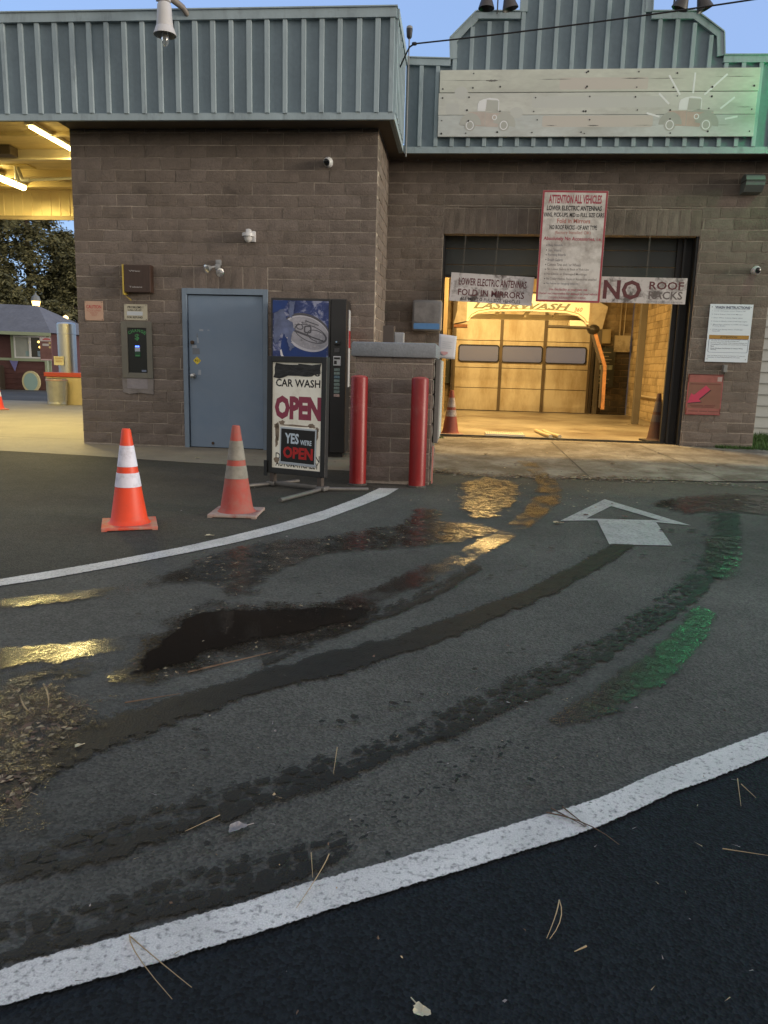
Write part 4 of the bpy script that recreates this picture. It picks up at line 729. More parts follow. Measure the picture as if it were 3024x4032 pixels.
for (cx, cz, w, h) in ((310, 1225, 60, 45), (810, 1255, 70, 45), (225, 1290, 45, 60), (235, 1400, 40, 200), (885, 1400, 40, 120), (900, 1310, 35, 50), (225, 1560, 30, 150), (560, 1265, 300, 22), (235, 1900, 60, 60)):
    P_ = []
    for i in range(14):
        a = 6.283*i/14; k = rr_.uniform(.6, 1.05); P_.append((xx_(cx + w*k*math.cos(a)), zz_(cz + h*k*math.sin(a))))
    mb.plate(P_, yy - .0002, 0)
mb.build('glue_stain', mat('stain_brown', (0.22, 0.17, 0.12), 0.8, var=0.4, vscale=25), sg)
for x_ in (0.06, Ws-0.06): MB().box(x_-.025, x_+.025, -0.025, 0.025, 0.03, z0, 0, 0.003).build('leg', mat('leg_brown', (0.06, 0.048, 0.04), 0.7), sg)
MB().box(-.02, 0.015, -0.045, -0.031, z0-.03, z0+.12, 0).build('bracket', SBK, sg)
mb = MB(); mb.box(0.10, Ws-.08, -0.02, 0.01, 0.02, 0.055, 0, 0.004)
g = 0.022
mb.tube([(-0.14, -0.42, g), (-0.039, -0.241, g+.002), (0.058, 0.0, g+.004), (0.09, 0.17, g), (0.127, 0.355, g)], 0.018, 10); mb.tube([(0.658, -0.76, g-.004), (0.645, -0.4, g), (0.627, 0.0, g+.006)], 0.018, 10); mb.tube([(0.627, 0.0, g+.006), (0.78, 0.14, g), (0.954, 0.30, g-.002)], 0.018, 10)
mb.box(0.58, 0.675, -0.06, 0.05, 0.012, 0.05, 0, 0.006); mb.box(0.01, 0.10, -0.05, 0.05, 0.012, 0.05, 0, 0.006)
mb.build('pipe_stand', GALV, sg, smooth=40)
# the smaller board taped on the sign
sg_m = Matrix.Translation((3.385, -3.01, 0)) @ Matrix.Rotation(R(-21), 4, 'Z') @ Matrix.Rotation(R(-1.0), 4, 'X')
ys_ = empty('open_board', sg_m @ Vector((xx_(285), -0.013, zz_(1945))), 'small black board reading YES WE\'RE OPEN fixed low on the pavement sign', 'sign', (R(-1.0), R(1.0), R(-21)))
bw, bh = xx_(875)-xx_(275), zz_(1295)-zz_(1945)
mb = MB(); mb.box(0, bw, -0.008, 0, 0, bh, 0, 0.002); mb.box(0.014, bw-.014, -0.0088, -0.0081, 0.016, bh-.016, 1); mb.box(-.002, bw+.006, -0.0094, -0.0089, -0.008, 0.012, 2); mb.build('panel', [mat('board_pale', (0.48, 0.54, 0.58), 0.4), mat('board_black', (0.010, 0.010, 0.011), 0.35), mat('tape_clear', (0.40, 0.45, 0.50), 0.25)], ys_)
mb = MB(); mb.text('YES', bw*.14, bw*.53, bh*.555, bh*.845, -0.0097, 0, 0.035); mb.text("WE'RE", bw*.57, bw*.88, bh*.55, bh*.69, -0.0097, 0, 0.03); mb.text('OPEN', bw*.10, bw*.925, bh*.15, bh*.475, -0.0097, 1, 0.045)
mb.build('lettering', [mat('letter_ice', (0.52, 0.62, 0.70), 0.4), mat('letter_red', (0.42, 0.015, 0.015), 0.4)], ys_)
mb = MB(); P_ = [(205, 178), (335, 200), (440, 205), (575, 205), (580, 185), (700, 195), (800, 205), (940, 183), (928, 260), (935, 345), (905, 360), (830, 370), (800, 395), (700, 402), (560, 392), (410, 395), (330, 430), (260, 452), (165, 430), (190, 360), (185, 260)]
P2 = [(xx_(a_), zz_(b__)) for a_, b__ in reversed(P_)]
mb.prism(P2, -0.0165, -0.0128); o = mb.build('plastic_sheet', mat('bag_black', (0.011, 0.011, 0.012), 0.38, bump=0.6, bscale=18), None); o.matrix_world = sg_m
tag(o, 'torn black plastic taped over the top line of the pavement sign', 'plastic sheet')
# ------------------------------------------------------------------ things on the left front wall
SCR = mat('screw_dark', (0.08, 0.07, 0.06), 0.6)
def plate_sign(name, x0, x1, z0, z1, y, label, matp, lines, inks, cat='sign', th=0.006, border=None, extra=None, group=None, rot=(0, 0, 0), screws=True, holes=None):
    s_ = empty(name, (x0, y, z0), label, cat, rot, group); w, h = x1-x0, z1-z0
    mb = MB(); mb.box(0, w, -th, 0, 0, h, 0, 0.0015)
    if border is not None: ring(mb, [(0.002, .002), (w-.002, .002), (w-.002, h-.002), (.002, h-.002)], [(border[1], border[1]), (w-border[1], border[1]), (w-border[1], h-border[1]), (border[1], h-border[1])], -th-.0004, 1)
    mb.build('panel', [matp] + ([border[0]] if border else []), s_)
    if screws:
        mb = MB()
        for sx in (.05, .95):
            for sz in (.05, .95): mb.lathe([(0.006, 0), (0.005, 0.003)], (w*sx, -th, h*sz), 8, 0, 'Y')
        mb.v = [(a_, -th - abs(b__ + th), c__) for a_, b__, c__ in mb.v]; mb.build('screw', SCR, s_)
    if lines:
        mb = MB()
        for (t, u0, u1, v0, v1, ink, bold) in lines: mb.text(t, u0*w, u1*w, v0*h, v1*h, -th-.0008, ink, bold)
        mb.build('lettering', inks, s_)
    if extra: extra(s_, w, h, -th)
    return s_
PINK = mat('sign_pink_buff', (0.50, 0.33, 0.24), 0.6, var=0.06, vscale=5); BUFF = mat('sign_buff', (0.46, 0.43, 0.33), 0.6, var=0.06, vscale=5); IRED = mat('ink_red', (0.42, 0.04, 0.05), 0.6); IRF = mat('ink_red_faded', (0.44, 0.15, 0.12), 0.6); IGR = mat('ink_grey', (0.18, 0.18, 0.2), 0.7)
plate_sign('caution_sign', 0.106, 0.364, 1.69, 1.945, -0.004, 'square pinkish CAUTION sign in red letters by the building corner', PINK, [('CAUTION', .09, .91, .62, .80, 0, .02), ('FLOOR SLIPPERY', .12, .90, .46, .57, 1, 0), ('WHEN WET', .28, .72, .34, .44, 1, 0), ('OR ICY', .36, .66, .23, .33, 1, 0)], [IRED, IRF])
def patch_white(s_, w, h, y):
    MB().box(.12*w, .80*w, y-.002, y, .30*h, .55*h).build('label_strip', mat('paper_white', (0.52, 0.56, 0.60), 0.6), s_)
plate_sign('help_sign', 0.66, 0.984, 1.705, 1.915, -0.004, 'cream PROBLEMS CALL US AT sign above the change machine', BUFF, [('PROBLEMS ?', .16, .84, .74, .88, 0, .02), ('CALL US AT', .16, .76, .58, .70, 0, .02), ('FOR REFUND', .12, .80, .12, .25, 0, .02)], [INK], extra=patch_white)
# change machine
cm = empty('change_machine', (0.612, 0.0, 0.935), 'change machine with green CHANGE arch and dollar sign in a grey wall frame', 'change machine')
CF = mat('change_frame', (0.145, 0.14, 0.115), 0.6, var=0.1, vscale=5); CB = mat('change_black', (0.008, 0.010, 0.010), 0.3)
mb = MB(); w, h = 0.432, 0.755; b1 = 0.085
mb.box(0, b1, -.03, 0.02, 0, h, 0, .003); mb.box(w-.075, w, -.03, 0.02, 0, h, 0, .003); mb.box(b1, w-.075, -.0301, 0.02, h-.085, h+.0005, 0, .003); mb.box(b1, w-.075, -.0301, 0.02, -.0005, .07, 0, .003); mb.build('frame', CF, cm)
MB().box(b1-.002, w-.073, -.012, 0.01, .068, h-.083).build('panel', CB, cm)
GRN = mat('letter_green', (0.05, 0.22, 0.075), 0.5); cx = (b1+w-.075)/2
mb = MB()
for i, ch in enumerate('CHANGE'):
    a = R(122 - i*12.9*1.0 - 0); a = R(128 - i*15.2); s0 = len(mb.v); mb.text(ch, -.019, .019, 0, .042, 0, 0, .04)
    mb.xf(Matrix.Translation((cx + .155*math.cos(a), -.0128, h-.265 + .125*math.sin(a))) @ Matrix.Rotation(-(a-R(90)), 4, 'Y'), s0)
mb.text('$', cx-.035, cx+.03, h-.255, h-.165, -.0128, 0, 0.02); mb.build('lettering', GRN, cm)
mb = MB(); mb.box(cx-.035, cx+.035, -.022, -.0122, h-.40, h-.335, 1, .003); mb.box(cx-.038, cx+.04, -.02, -.0121, h-.475, h-.402, 2, .003); mb.box(cx-.03, cx+.03, -.0215, -.0201, h-.46, h-.445, 3); mb.build('note_acceptor', [CB, mat('bezel_pale', (0.35, 0.4, 0.48), 0.3), mat('bezel_green', (0.01, 0.06, 0.03), 0.4), GRN], cm)
mb = MB(); mb.box(cx-.026, cx-.004, -.025, -.0221, h-.337, h-.322); mb.box(cx+.004, cx+.026, -.025, -.0221, h-.337, h-.322); mb.build('indicator_light', mat('led_blue', (0.05, 0.08, 0.9), 0.3, emit=(0.05, 0.12, 1.0), estr=2), cm)
MB().box(cx+.05, cx+.115, -.0145, -.0121, .085, .11).build('nameplate', mat('plate_blue_grey', (0.16, 0.2, 0.3), 0.4), cm)
# brown box with yellow edge
bb = empty('letter_box', (0.70, 0, 2.03), 'dark brown wall box with two slots and a yellow edge above the help sign', 'drop box')
mb = MB(); mb.box(0.02, 0.385, -.12, 0, 0.03, 0.385, 0, .008); mb.build('body', mat('box_brown', (0.045, 0.025, 0.018), 0.45, var=0.25, vscale=6, stretch=(6, 1, .4)), bb)
mb = MB(); mb.add([(0.0, -.125, .385), (.018, -.125, .385), (.018, -.125, .0), (0.0, -.125, .02), (.06, -.01, -.07), (.075, -.01, -.06)], [(3, 2, 1, 0), (4, 5, 2, 3)]); mb.box(0, .0185, -.1245, 0, .0, .386); mb.build('edge', mat('edge_yellow', (0.45, 0.34, 0.06), 0.5), bb)
mb = MB(); mb.text('Wax', .09, .25, .295, .315, -.1212, 0, .02); mb.text('Tokens', .09, .27, .09, .112, -.1212, 0, .02); mb.build('lettering', mat('letter_pale', (0.35, 0.33, 0.32), 0.6), bb)
# twin emergency flood lamp, siren, cameras
WHP = mat('white_plastic', (0.55, 0.56, 0.58), 0.4, var=0.05, vscale=6); GLS = mat('lamp_glass', (0.85, 0.86, 0.88), 0.2, 0.85); BLK_ = mat('lens_black', (0.01, 0.01, 0.012), 0.15); MGR = mat('metal_grey', (0.26, 0.27, 0.28), 0.45, 0.3)
fl = empty('twin_floodlight', (1.985, 0, 2.36), 'small twin-headed floodlight over the blue door', 'floodlight')
mb = MB(); mb.box(-.035, .035, -.05, 0, .07, .14, 0, .006); mb.box(-.03, .03, -.10, -.03, .0, .08, 0, .01); mb.build('mount', MGR, fl, smooth=40)
for sx, ex in ((-1, -.135), (1, .04)):
    a_ = Vector((sx*.02, -.08, .05 if sx < 0 else .02)); d_ = Vector((ex*1.0 - sx*.02, -.10, -.055 if sx > 0 else -.03)); dn = d_.normalized()
    hd = MB(); hd.tube([a_, a_ + d_*.45], .013, 8); hd.lathe([(.016, 0), (.03, .02), (.052, .075), (.056, .09)], (0, 0, 0), 18, 0, cap=False); k0 = len(hd.v) - 72
    hd.xf(Matrix.Translation(a_ + d_*.45) @ Vector((sx*.45, -.8, -.35)).to_track_quat('Z', 'Y').to_matrix().to_4x4(), k0); h_ = hd.build('lamp_head', MGR, fl, smooth=40)
    g_ = MB(); g_.lathe([(.053, .088), (.03, .097), (0, .10)], (0, 0, 0), 18, 0, cap=False); g_.xf(Matrix.Translation(a_ + d_*.45) @ Vector((sx*.45, -.8, -.35)).to_track_quat('Z', 'Y').to_matrix().to_4x4()); g_.build('lens', GLS, h_, smooth=40)
sr = empty('wall_sensor', (2.40, 0, 2.70), 'white wall-mounted sensor with a round skirt above the floodlight', 'sensor')
mb = MB(); mb.box(-.02, .085, -.05, 0, .03, .165, 0, .008); mb.box(-.02, .04, -.13, -.04, .10, .18, 0, .012); mb.lathe([(.075, 0.085), (.078, .088), (.078, .125), (.07, .13)], (0.005, -.10, 0), 24); mb.build('housing', WHP, sr, smooth=35)
mb = MB(); mb.lathe([(.055, .085), (.05, .05), (.028, .022), (0, .01)], (0.005, -.10, 0), 24, 0, cap=False); mb.build('lens', mat('plastic_pale', (0.6, 0.6, 0.6), 0.35), sr, smooth=40)
def ball_camera(loc, label, d):
    c = empty('security_camera', loc, label, 'camera'); q = Vector(d).to_track_quat('Z', 'Y').to_matrix().to_4x4(); cen = Vector((0, -.075, 0))
    mb = MB(); mb.lathe([(.05, 0), (.05, .02), (.04, .03)], (0, 0, 0), 20, 0, 'Y'); mb.v = [(a_, -abs(b__), c__) for a_, b__, c__ in mb.v]; k0 = len(mb.v)
    mb.lathe([(0.001, -.062)] + [(.062*math.sin(R(t)), -.062*math.cos(R(t))) for t in range(15, 150, 15)], (0, 0, 0), 22, 0, cap=False); mb.xf(Matrix.Translation(cen) @ q, k0); mb.build('housing', WHP, c, smooth=50)
    mb = MB(); mb.lathe([(.033, .045), (.033, .052), (.02, .056), (0, .057)], (0, 0, 0), 20, 0, cap=False); mb.xf(Matrix.Translation(cen) @ q); mb.build('lens', BLK_, c, smooth=40)
ball_camera((3.44, 0, 3.70), 'white ball security camera high on the left block wall', (-.35, -1, -.35))
ball_camera((9.29, 1.43, 2.635), 'white ball security camera on the right wall above the instruction board', (.25, -1, -.15))
# barn lamp hung from the parapet
bl = empty('barn_lamp', (1.64, -0.46, 5.205), 'pale jar-type yard lamp hung on an arm from the left parapet', 'lamp')
LPW = mat('lamp_pale', (0.50, 0.50, 0.50), 0.5, var=0.08, vscale=6); ctr = (-.02, -.33)
mb = MB(); mb.tube([(.16, 0.0, .02), (.12, -.1, .09), (.04, -.22, .13), ctr + (.12,)], [.03, .035, .04, .045], 12); mb.build('arm', mat('lamp_arm', (0.20, 0.18, 0.16), 0.5), bl, smooth=40)
mb = MB(); mb.lathe([(.0, .135), (.05, .135), (.07, .12), (.075, .06), (.055, .05)], ctr + (0,), 20, 0, cap=False); mb.tube([ctr + (.09,), (-.11, -.34, .09)], .032, 12); mb.build('photocell', LPW, bl, smooth=40)
mb = MB(); mb.lathe([(.03, .05), (.066, .045), (.08, .02), (.088, -.12), (.098, -.21), (.104, -.215), (.132, -.295), (.129, -.297), (.095, -.22), (.07, -.1)], ctr + (0,), 28, 0, cap=False); mb.build('shade', LPW, bl, smooth=35)
gm = mat('bulb_glass', (0.8, 0.8, 0.78), 0.05); gm.node_tree.nodes['Principled BSDF'].inputs['Transmission Weight'].default_value = 0.9
mb = MB(); mb.lathe([(.025, -.23), (.042, -.27), (.045, -.34), (.035, -.39), (.015, -.415), (0, -.42)], ctr + (0,), 18, 0, cap=False); mb.build('bulb', gm, bl, smooth=50)
# aerial mast and cable
MB_ = empty('aerial_mast', (4.345, 1.0, 4.02), 'thin aerial mast with a capped head in the corner of the fascia', 'aerial')
mb = MB(); mb.tube([(0, -.06, 0), (0.0, -.06, 1.52)], .009, 8); mb.build('pole', mat('pole_grey', (0.24, 0.25, 0.26), 0.5), MB_, smooth=50)
mb = MB(); mb.lathe([(.02, 1.48), (.035, 1.5), (.042, 1.58), (.042, 1.60)], (0, -.06, 0), 16, 0); mb.lathe([(.043, 1.60), (.04, 1.625), (.02, 1.64), (0, 1.642)], (0, -.06, 0), 16, 1, cap=False); mb.build('head', [mat('head_dark', (0.03, 0.03, 0.032), 0.5), mat('head_pale', (0.3, 0.3, 0.29), 0.5)], MB_, smooth=40)
cb = empty('overhead_cable', (4.33, 0.2, 4.9), 'dark overhead service cable running across the gabled fascia', 'cable')
A_, B_ = Vector((4.50, -0.25, 4.99)), Vector((14.0, -2.2, 5.62))
mb = MB(); mb.tube([(4.30, 0.02, 4.80), (4.36, -.1, 4.87), (4.44, -.22, 4.965), (4.50, -.25, 4.99)], .010, 8); mb.tube([A_.lerp(B_, t/24) - Vector((0, 0, .28*4*(t/24)*(1-t/24)*.5)) for t in range(25)], .0095, 8); mb.lathe([(.014, -.03), (.02, -.01), (.02, .015), (.012, .03)], (4.50, -.25, 4.99), 10, 0, 'X')
mb.xf(Matrix.Translation((-4.33, -.2, -4.9))); mb.build('wire', mat('cable_black', (0.015, 0.015, 0.017), 0.6), cb, smooth=50)
# flood lamps on the gable
def gable_lamp(x, z, tilt, label):
    g_ = empty('gable_floodlight', (x, 1.0, z), label, 'floodlight', (0, 0, 0), 'bell floodlights on the gable')
    mb = MB(); mb.lathe([(.02, .22), (.04, .20), (.06, .14), (.10, .02), (.105, 0), (.10, .0), (.05, .13)], (0, 0, 0), 22, 0, cap=False); mb.xf(Matrix.Translation((0, -.28, .10)) @ Matrix.Rotation(R(tilt[1]), 4, 'Y') @ Matrix.Rotation(R(tilt[0]), 4, 'X')); mb.build('shade', mat('lamp_dark_metal', (0.05, 0.045, 0.045), 0.5, var=0.2, vscale=8), g_, smooth=40)
    mb = MB(); mb.tube([(0, -.26, .24), (0, -.2, .36), (0, 0.02, .36), (0, .06, .2), (0, .06, -.02)], .012, 8); mb.build('arm', mat('arm_dark', (0.04, 0.04, 0.042), 0.5), g_, smooth=40)
gable_lamp(5.35, 5.66, (0, 0), 'dark bell floodlight at the outer end of the left gable step'); gable_lamp(5.66, 5.65, (5, -14), 'dark bell floodlight beside the tall middle of the gable on its left step')
gable_lamp(7.78, 5.62, (10, 18), 'brownish tilted bell floodlight on the right gable step next to the tall middle'); gable_lamp(8.10, 5.61, (5, -25), 'tilted bell floodlight where the right gable step begins to slope')
tag(MB().tube([(5.50, 0.96, 5.80), (5.50, 0.96, 6.5)], .009, 8).build('conduit', mat('arm_dark', (0.04, 0.04, 0.042), 0.5)), 'thin upright conduit between the two floodlights on the left gable step', 'conduit')
# ------------------------------------------------------------------ big plank sign with faded painted trucks
PL = [mat('plank_%d' % i, c_, 0.7, var=0.10, vscale=3, var2=0.06, v2scale=25, dirt=(0.42, 0.43, 0.40), dirt_amt=0.22, dscale=2.2, stretch=(0.35, 1, 1)) for i, c_ in enumerate(((0.56, 0.585, 0.525), (0.60, 0.62, 0.58), (0.55, 0.59, 0.585)))]
ps = empty('plank_sign', (4.77, 0.985, 4.28), 'long weathered cream plank sign with two faded painted trucks', 'sign')
Wp, Hp = 4.16, 0.835
hs = [0, .115, .262, .268, .545, .825, .835]
mb = MB(); 
for (a0_, a1_, dx, k_) in ((0.0, .270, 0.0, 2), (.274, .548, -.004, 1), (.556, .835, .004, 0)): mb.box(dx, Wp+dx-.005, -.03, 0, a0_, a1_, k_, .003)
mb.build('board', PL, ps)
DK = mat('bolt_dark', (0.03, 0.03, 0.03), 0.6)
mb = MB(); rp = random.Random(8)
for x_ in (.05, .42, .80, 1.3, 1.95, 2.0, 2.6, 3.1, 3.55, 4.1):
    for z_ in (.05, .21, .33, .49, .61, .79):
        if rp.random() < .72: 
            q = rp.uniform(.008, .014); mb.lathe([(q, 0), (q*.8, .004)], (x_ + rp.uniform(-.04, .04) if .1 < x_ < 4 else x_, -.031, z_ + rp.uniform(-.015, .015)), 8, 0, 'Y')
mb.build('bolt', DK, ps)
STK = mat('streak_grey', (0.17, 0.17, 0.16), 0.8, var=0.3, vscale=20)
mb = MB()
for (x0, x1, z_, th) in ((.02, .9, .705, .004), (.62, .78, .70, .018), (1.3, 1.75, .712, .006), (2.4, 2.75, .715, .010), (2.75, 3.2, .712, .005), (.3, .62, .145, .012), (.62, 1.0, .148, .010), (1.45, 1.6, .14, .007), (2.0, 2.15, .138, .012), (3.0, 3.3, .14, .012), (3.3, 3.85, .142, .006), (3.9, 4.12, .36, .006), (3.6, 4.1, .73, .006), (2.6, 2.9, .14, .004)):
    P_ = [(x0 + (x1-x0)*i/10, z_ - th*rp.uniform(.2, 1)*math.sin(math.pi*(i+.3)/10.6)) for i in range(11)] + [(x1 - (x1-x0)*i/10, z_ + th*rp.uniform(.2, 1)*math.sin(math.pi*(10.3-i)/10.6)) for i in range(11)]
    mb.plate(P_, -.0306, 0)
mb.build('water_stain', STK, ps)
GHO = mat('ghost_pink', (0.575, 0.545, 0.50), 0.75); GHB = mat('ghost_blue', (0.56, 0.58, 0.555), 0.75)
mb = MB(); mb.plate(rrect(1.60, 2.75, .585, .73, .02), -.0303, 0); mb.plate(rrect(1.25, 3.0, .36, .50, .03), -.0303, 1); mb.plate(rrect(1.40, 2.85, .12, .262, .03), -.0303, 0); mb.plate(arc(.30, .55, .09, .08), -.0303, 1); mb.plate(rrect(.10, .28, .28, .42, .03), -.0303, 1); mb.plate(arc(1.05, .30, .09, .07), -.0303, 1)
mb.build('ghost_patch', [GHO, GHB], ps)
TB = mat('truck_red_faded', (0.52, 0.41, 0.365), 0.75, var=0.12, vscale=9); TW = mat('truck_white', (0.80, 0.82, 0.84), 0.6); TG = mat('truck_grey_faded', (0.415, 0.43, 0.40), 0.75, var=0.1, vscale=9); TT = mat('truck_tyre_faded', (0.45, 0.46, 0.43), 0.75); TBF = mat('truck_pink_fainter', (0.54, 0.48, 0.44), 0.75, var=0.12, vscale=9); TGF = mat('truck_grey_fainter', (0.485, 0.50, 0.465), 0.75)
def truck(ox, s_, red, grey):
    mb = MB(); f = lambda P_: [(ox + a_*s_, .09 + b__*s_) for a_, b__ in P_]; y0 = -.0309
    mb.plate(f([(.17, .05), (.55, .03), (.60, .15), (.62, .21), (.72, .20), (.72, .21), (.42, .235), (.14, .235), (.10, .20)]), y0, 0)
    mb.plate(f(arc(.16, .06, .155, .16, 0, 180, 20)), y0-.0003, 2); mb.plate(f(arc(.64, .06, .16, .16, -10, 170, 20)), y0-.0003, 2)
    mb.plate(f([(.36, .22), (.72, .215), (.72, .235), (.52, .25)]), y0-.0002, 2)
    for x_ in (.155, .635): mb.plate(f(arc(x_, .055, .078, .078)), y0-.0006, 4); ring(mb, f(arc(x_, .055, .056, .062)), f(arc(x_, .055, .043, .048)), y0-.0009, 1)
    ring(mb, f(arc(.50, .16, .035, .036)), f(arc(.50, .16, .022, .024)), y0-.0007, 1)
    # cab: white rear quarter and roof line, open window
    mb.plate(f([(.255, .245), (.365, .245), (.375, .33), (.38, .395), (.33, .40), (.275, .375), (.255, .33)]), y0-.0004, 1)
    mb.plate(f([(.33, .40), (.38, .395), (.53, .385), (.548, .37), (.555, .385), (.53, .405), (.42, .418)]), y0-.0004, 1)
    mb.plate(f([(.378, .245), (.545, .245), (.545, .375), (.385, .385)]), y0-.0002, 3)
    mb.plate(f([(.545, .25), (.556, .25), (.556, .37), (.545, .37)]), y0-.0004, 1)
    mb.plate(f([(.365, .04), (.372, .04), (.372, .24), (.365, .24)]), y0-.0003, 2)
    mb.build('painted_truck', [red, TW, grey, TGF, TT], ps)
truck(.285, .95, TBF, TGF); truck(2.92, .97, TB, TG)
mb = MB()
for (a, b2) in (((2.76, .29), (2.93, .245)), ((2.90, .53), (3.04, .40)), ((3.01, .75), (3.17, .51)), ((3.34, .78), (3.335, .53)), ((3.75, .76), (3.48, .51)), ((3.87, .48), (3.70, .34)), ((3.93, .245), (3.77, .215))):
    t = Vector((b2[0]-a[0], b2[1]-a[1])).normalized(); q = (-t.y*.012, t.x*.012); P_ = [(a[0]-q[0], a[1]-q[1]), (b2[0]-q[0], b2[1]-q[1]), (b2[0]+q[0], b2[1]+q[1]), (a[0]+q[0], a[1]+q[1])]
    mb.plate(P_ if (b2[0]-a[0])*0 == 0 else P_, -.0309, 0)
mb.build('shine_mark', TW, ps)
# ------------------------------------------------------------------ signs at the bay mouth
WEA = mat('sign_weathered', (0.60, 0.57, 0.58), 0.65, var=0.08, vscale=4, dirt=(0.12, 0.10, 0.095), dirt_amt=0.36, dscale=4.5, dsharp=0.07); WEA2 = mat('sign_weathered_b', (0.56, 0.51, 0.51), 0.65, var=0.08, vscale=4, dirt=(0.12, 0.10, 0.095), dirt_amt=0.38, dscale=4.2, dsharp=0.07)
CSP = mat('sign_dirty_white', (0.66, 0.62, 0.60), 0.6, var=0.05, vscale=3, dirt=(0.30, 0.26, 0.24), dirt_amt=0.36, dscale=3.2); MAR = mat('ink_maroon', (0.11, 0.03, 0.035), 0.7, var=0.2, vscale=30); CRED = mat('border_red', (0.34, 0.05, 0.07), 0.6)
CHN = mat('chain_dark', (0.10, 0.09, 0.08), 0.6, 0.5)
def chains(s_, pts, top):
    for (x_, z_) in pts: 
        mb = MB(); n_ = 14
        for i in range(n_):
            za, zb_ = z_ + (top-z_)*i/n_, z_ + (top-z_)*(i+1.25)/n_; o_ = .006 if i % 2 else 0
            mb.tube([(x_-.006, -.003+o_, za), (x_-.006, -.003-o_, zb_)], .0022, 5); mb.tube([(x_+.006, -.003-o_, za), (x_+.006, -.003+o_, zb_)], .0022, 5)
        mb.build('chain', CHN, s_)
L1 = [('LOWER ELECTRIC ANTENNAS', .10, .915, .58, .84, 0, .02), ('FOLD IN MIRRORS', .10, .90, .22, .45, 0, .016), ('ALL MID TO FULL SIZE VEHICLES', .13, .86, .055, .165, 1, .008)]
s1 = plate_sign('hanging_sign', 5.01, 6.205, 2.145, 2.545, 1.32, 'grimy hanging sign reading LOWER ELECTRIC ANTENNAS FOLD IN MIRRORS', WEA, L1, [MAR, INK], rot=(0, R(2.6), 0), screws=False, th=.008)
chains(s1, [(.16, .39), (.62, .39)], .96)
L3 = [('NO', .03, .475, .13, .88, 0, .03), ('ROOF', .565, .965, .54, .85, 0, .02), ('RACKS', .565, .96, .17, .48, 1, .02), ('FACTORY INSTALLED RACKS OK', .55, .97, .04, .10, 2, 0)]
s3 = plate_sign('hanging_sign', 7.165, 8.355, 2.16, 2.518, 1.32, 'grimy hanging sign reading NO ROOF RACKS', WEA2, L3, [MAR, mat('ink_grime', (0.15, 0.12, 0.12), .8), IGR], rot=(0, R(.4), 0), screws=False, th=.008)
chains(s3, [(.62, .35)], .98)
BUL = ['Bug Shields', 'Sun Visors', 'Running Boards', 'Brush Guards', 'Custom Tires and / or Wheels', 'No Loose Debris in Back of Pick-Ups', 'No Loose or Damaged Moldings', 'No Trailer Hitches, Racks or Accessories attached', 'No loose or hanging objects']
L2 = [('ATTENTION ALL VEHICLES', .10, .91, .885, .962, 0, .032), ('LOWER ELECTRIC ANTENNAS', .08, .92, .823, .867, 1, .026), ('VANS, PICK-UPS, MID to FULL SIZE CARS', .035, .965, .760, .805, 1, .02), ('Fold in Mirrors', .25, .76, .712, .752, 2, .018), ('NO ROOF RACKS - OF ANY TYPE', .14, .87, .655, .695, 1, .022), ('(factory Installed OK)', .23, .78, .606, .644, 2, .0), ('Absolutely No Accessories, i.e.', .06, .955, .548, .592, 0, .02)]
wd = (.22, .20, .28, .24, .52, .65, .62, .78, .50)
for i, t in enumerate(BUL):
    z_ = .512 - i*.0432; L2.append((t, .145, .145 + wd[i], z_-.012, z_+.014, 3 if i not in (4, 5, 6, 7) else 4, .004)); L2.append(('•', .11, .125, z_-.004, z_+.006, 1, 0))
L2 += [('Use this facility at your own risk', .20, .80, .098, .128, 0, .008), ('Owner not responsible for damage to your vehicle', .04, .96, .062, .090, 0, .008), ('CUSTOMER IS RESPONSIBLE FOR COST OF REPAIRS', .20, .78, .030, .050, 0, .0)]
s2 = plate_sign('warning_sign', 6.25, 7.15, 2.15, 3.66, 1.26, 'tall white red-edged warning sign headed ATTENTION ALL VEHICLES', CSP, L2, [mat('ink_crimson', (0.36, 0.05, 0.08), .6), INK, IRF, IGR, mat('ink_smudged', (0.20, 0.18, 0.17), .8)], rot=(0, R(.4), 0), screws=False, th=.018, border=(CRED, .028))
MB().tube([(.25, 0.01, .8), (.25, .17, .8)], .012, 8).tube([(.70, .01, .8), (.70, .17, .8)], .012, 8).tube([(.45, .01, 1.40), (.45, .17, 1.40)], .012, 8).build('bracket', CHN, s2)
# ------------------------------------------------------------------ things on the right wall
WI = mat('sign_blue_white', (0.68, 0.75, 0.84), 0.5); NAV = mat('ink_navy', (0.05, 0.06, 0.12), .6); FNV = mat('ink_navy_faded', (0.26, 0.30, 0.38), .6); OCH = mat('band_ochre', (0.38, 0.21, 0.04), .6)
WL = [('WASH INSTRUCTIONS', .12, .925, .922, .967, 0, .035)]
for t, u1, zc in (('1  Lower Antennas, Leave Wipers Off', .83, .880), ('2  Pull In Pickup, Fold Your Mirrors', .77, .822), ('3  Enter When Vehicle Aligns Lights', .78, .762), ('4  Drive In Slowly Until STOP Sign Lights', .90, .703), ('5  Move Gear Selector In PARK Or Engage', .93, .648), ('Parking Brake', .40, .622), ('6  Drive Out Slowly When STOP Sign', .81, .562), ('Turns Off', .28, .537)): WL.append((t, .055 if t[0].isdigit() else .10, u1, zc-.011, zc+.013, 1, .004))
WL.append(('ATTENTION', .30, .70, .415, .452, 2, .02))
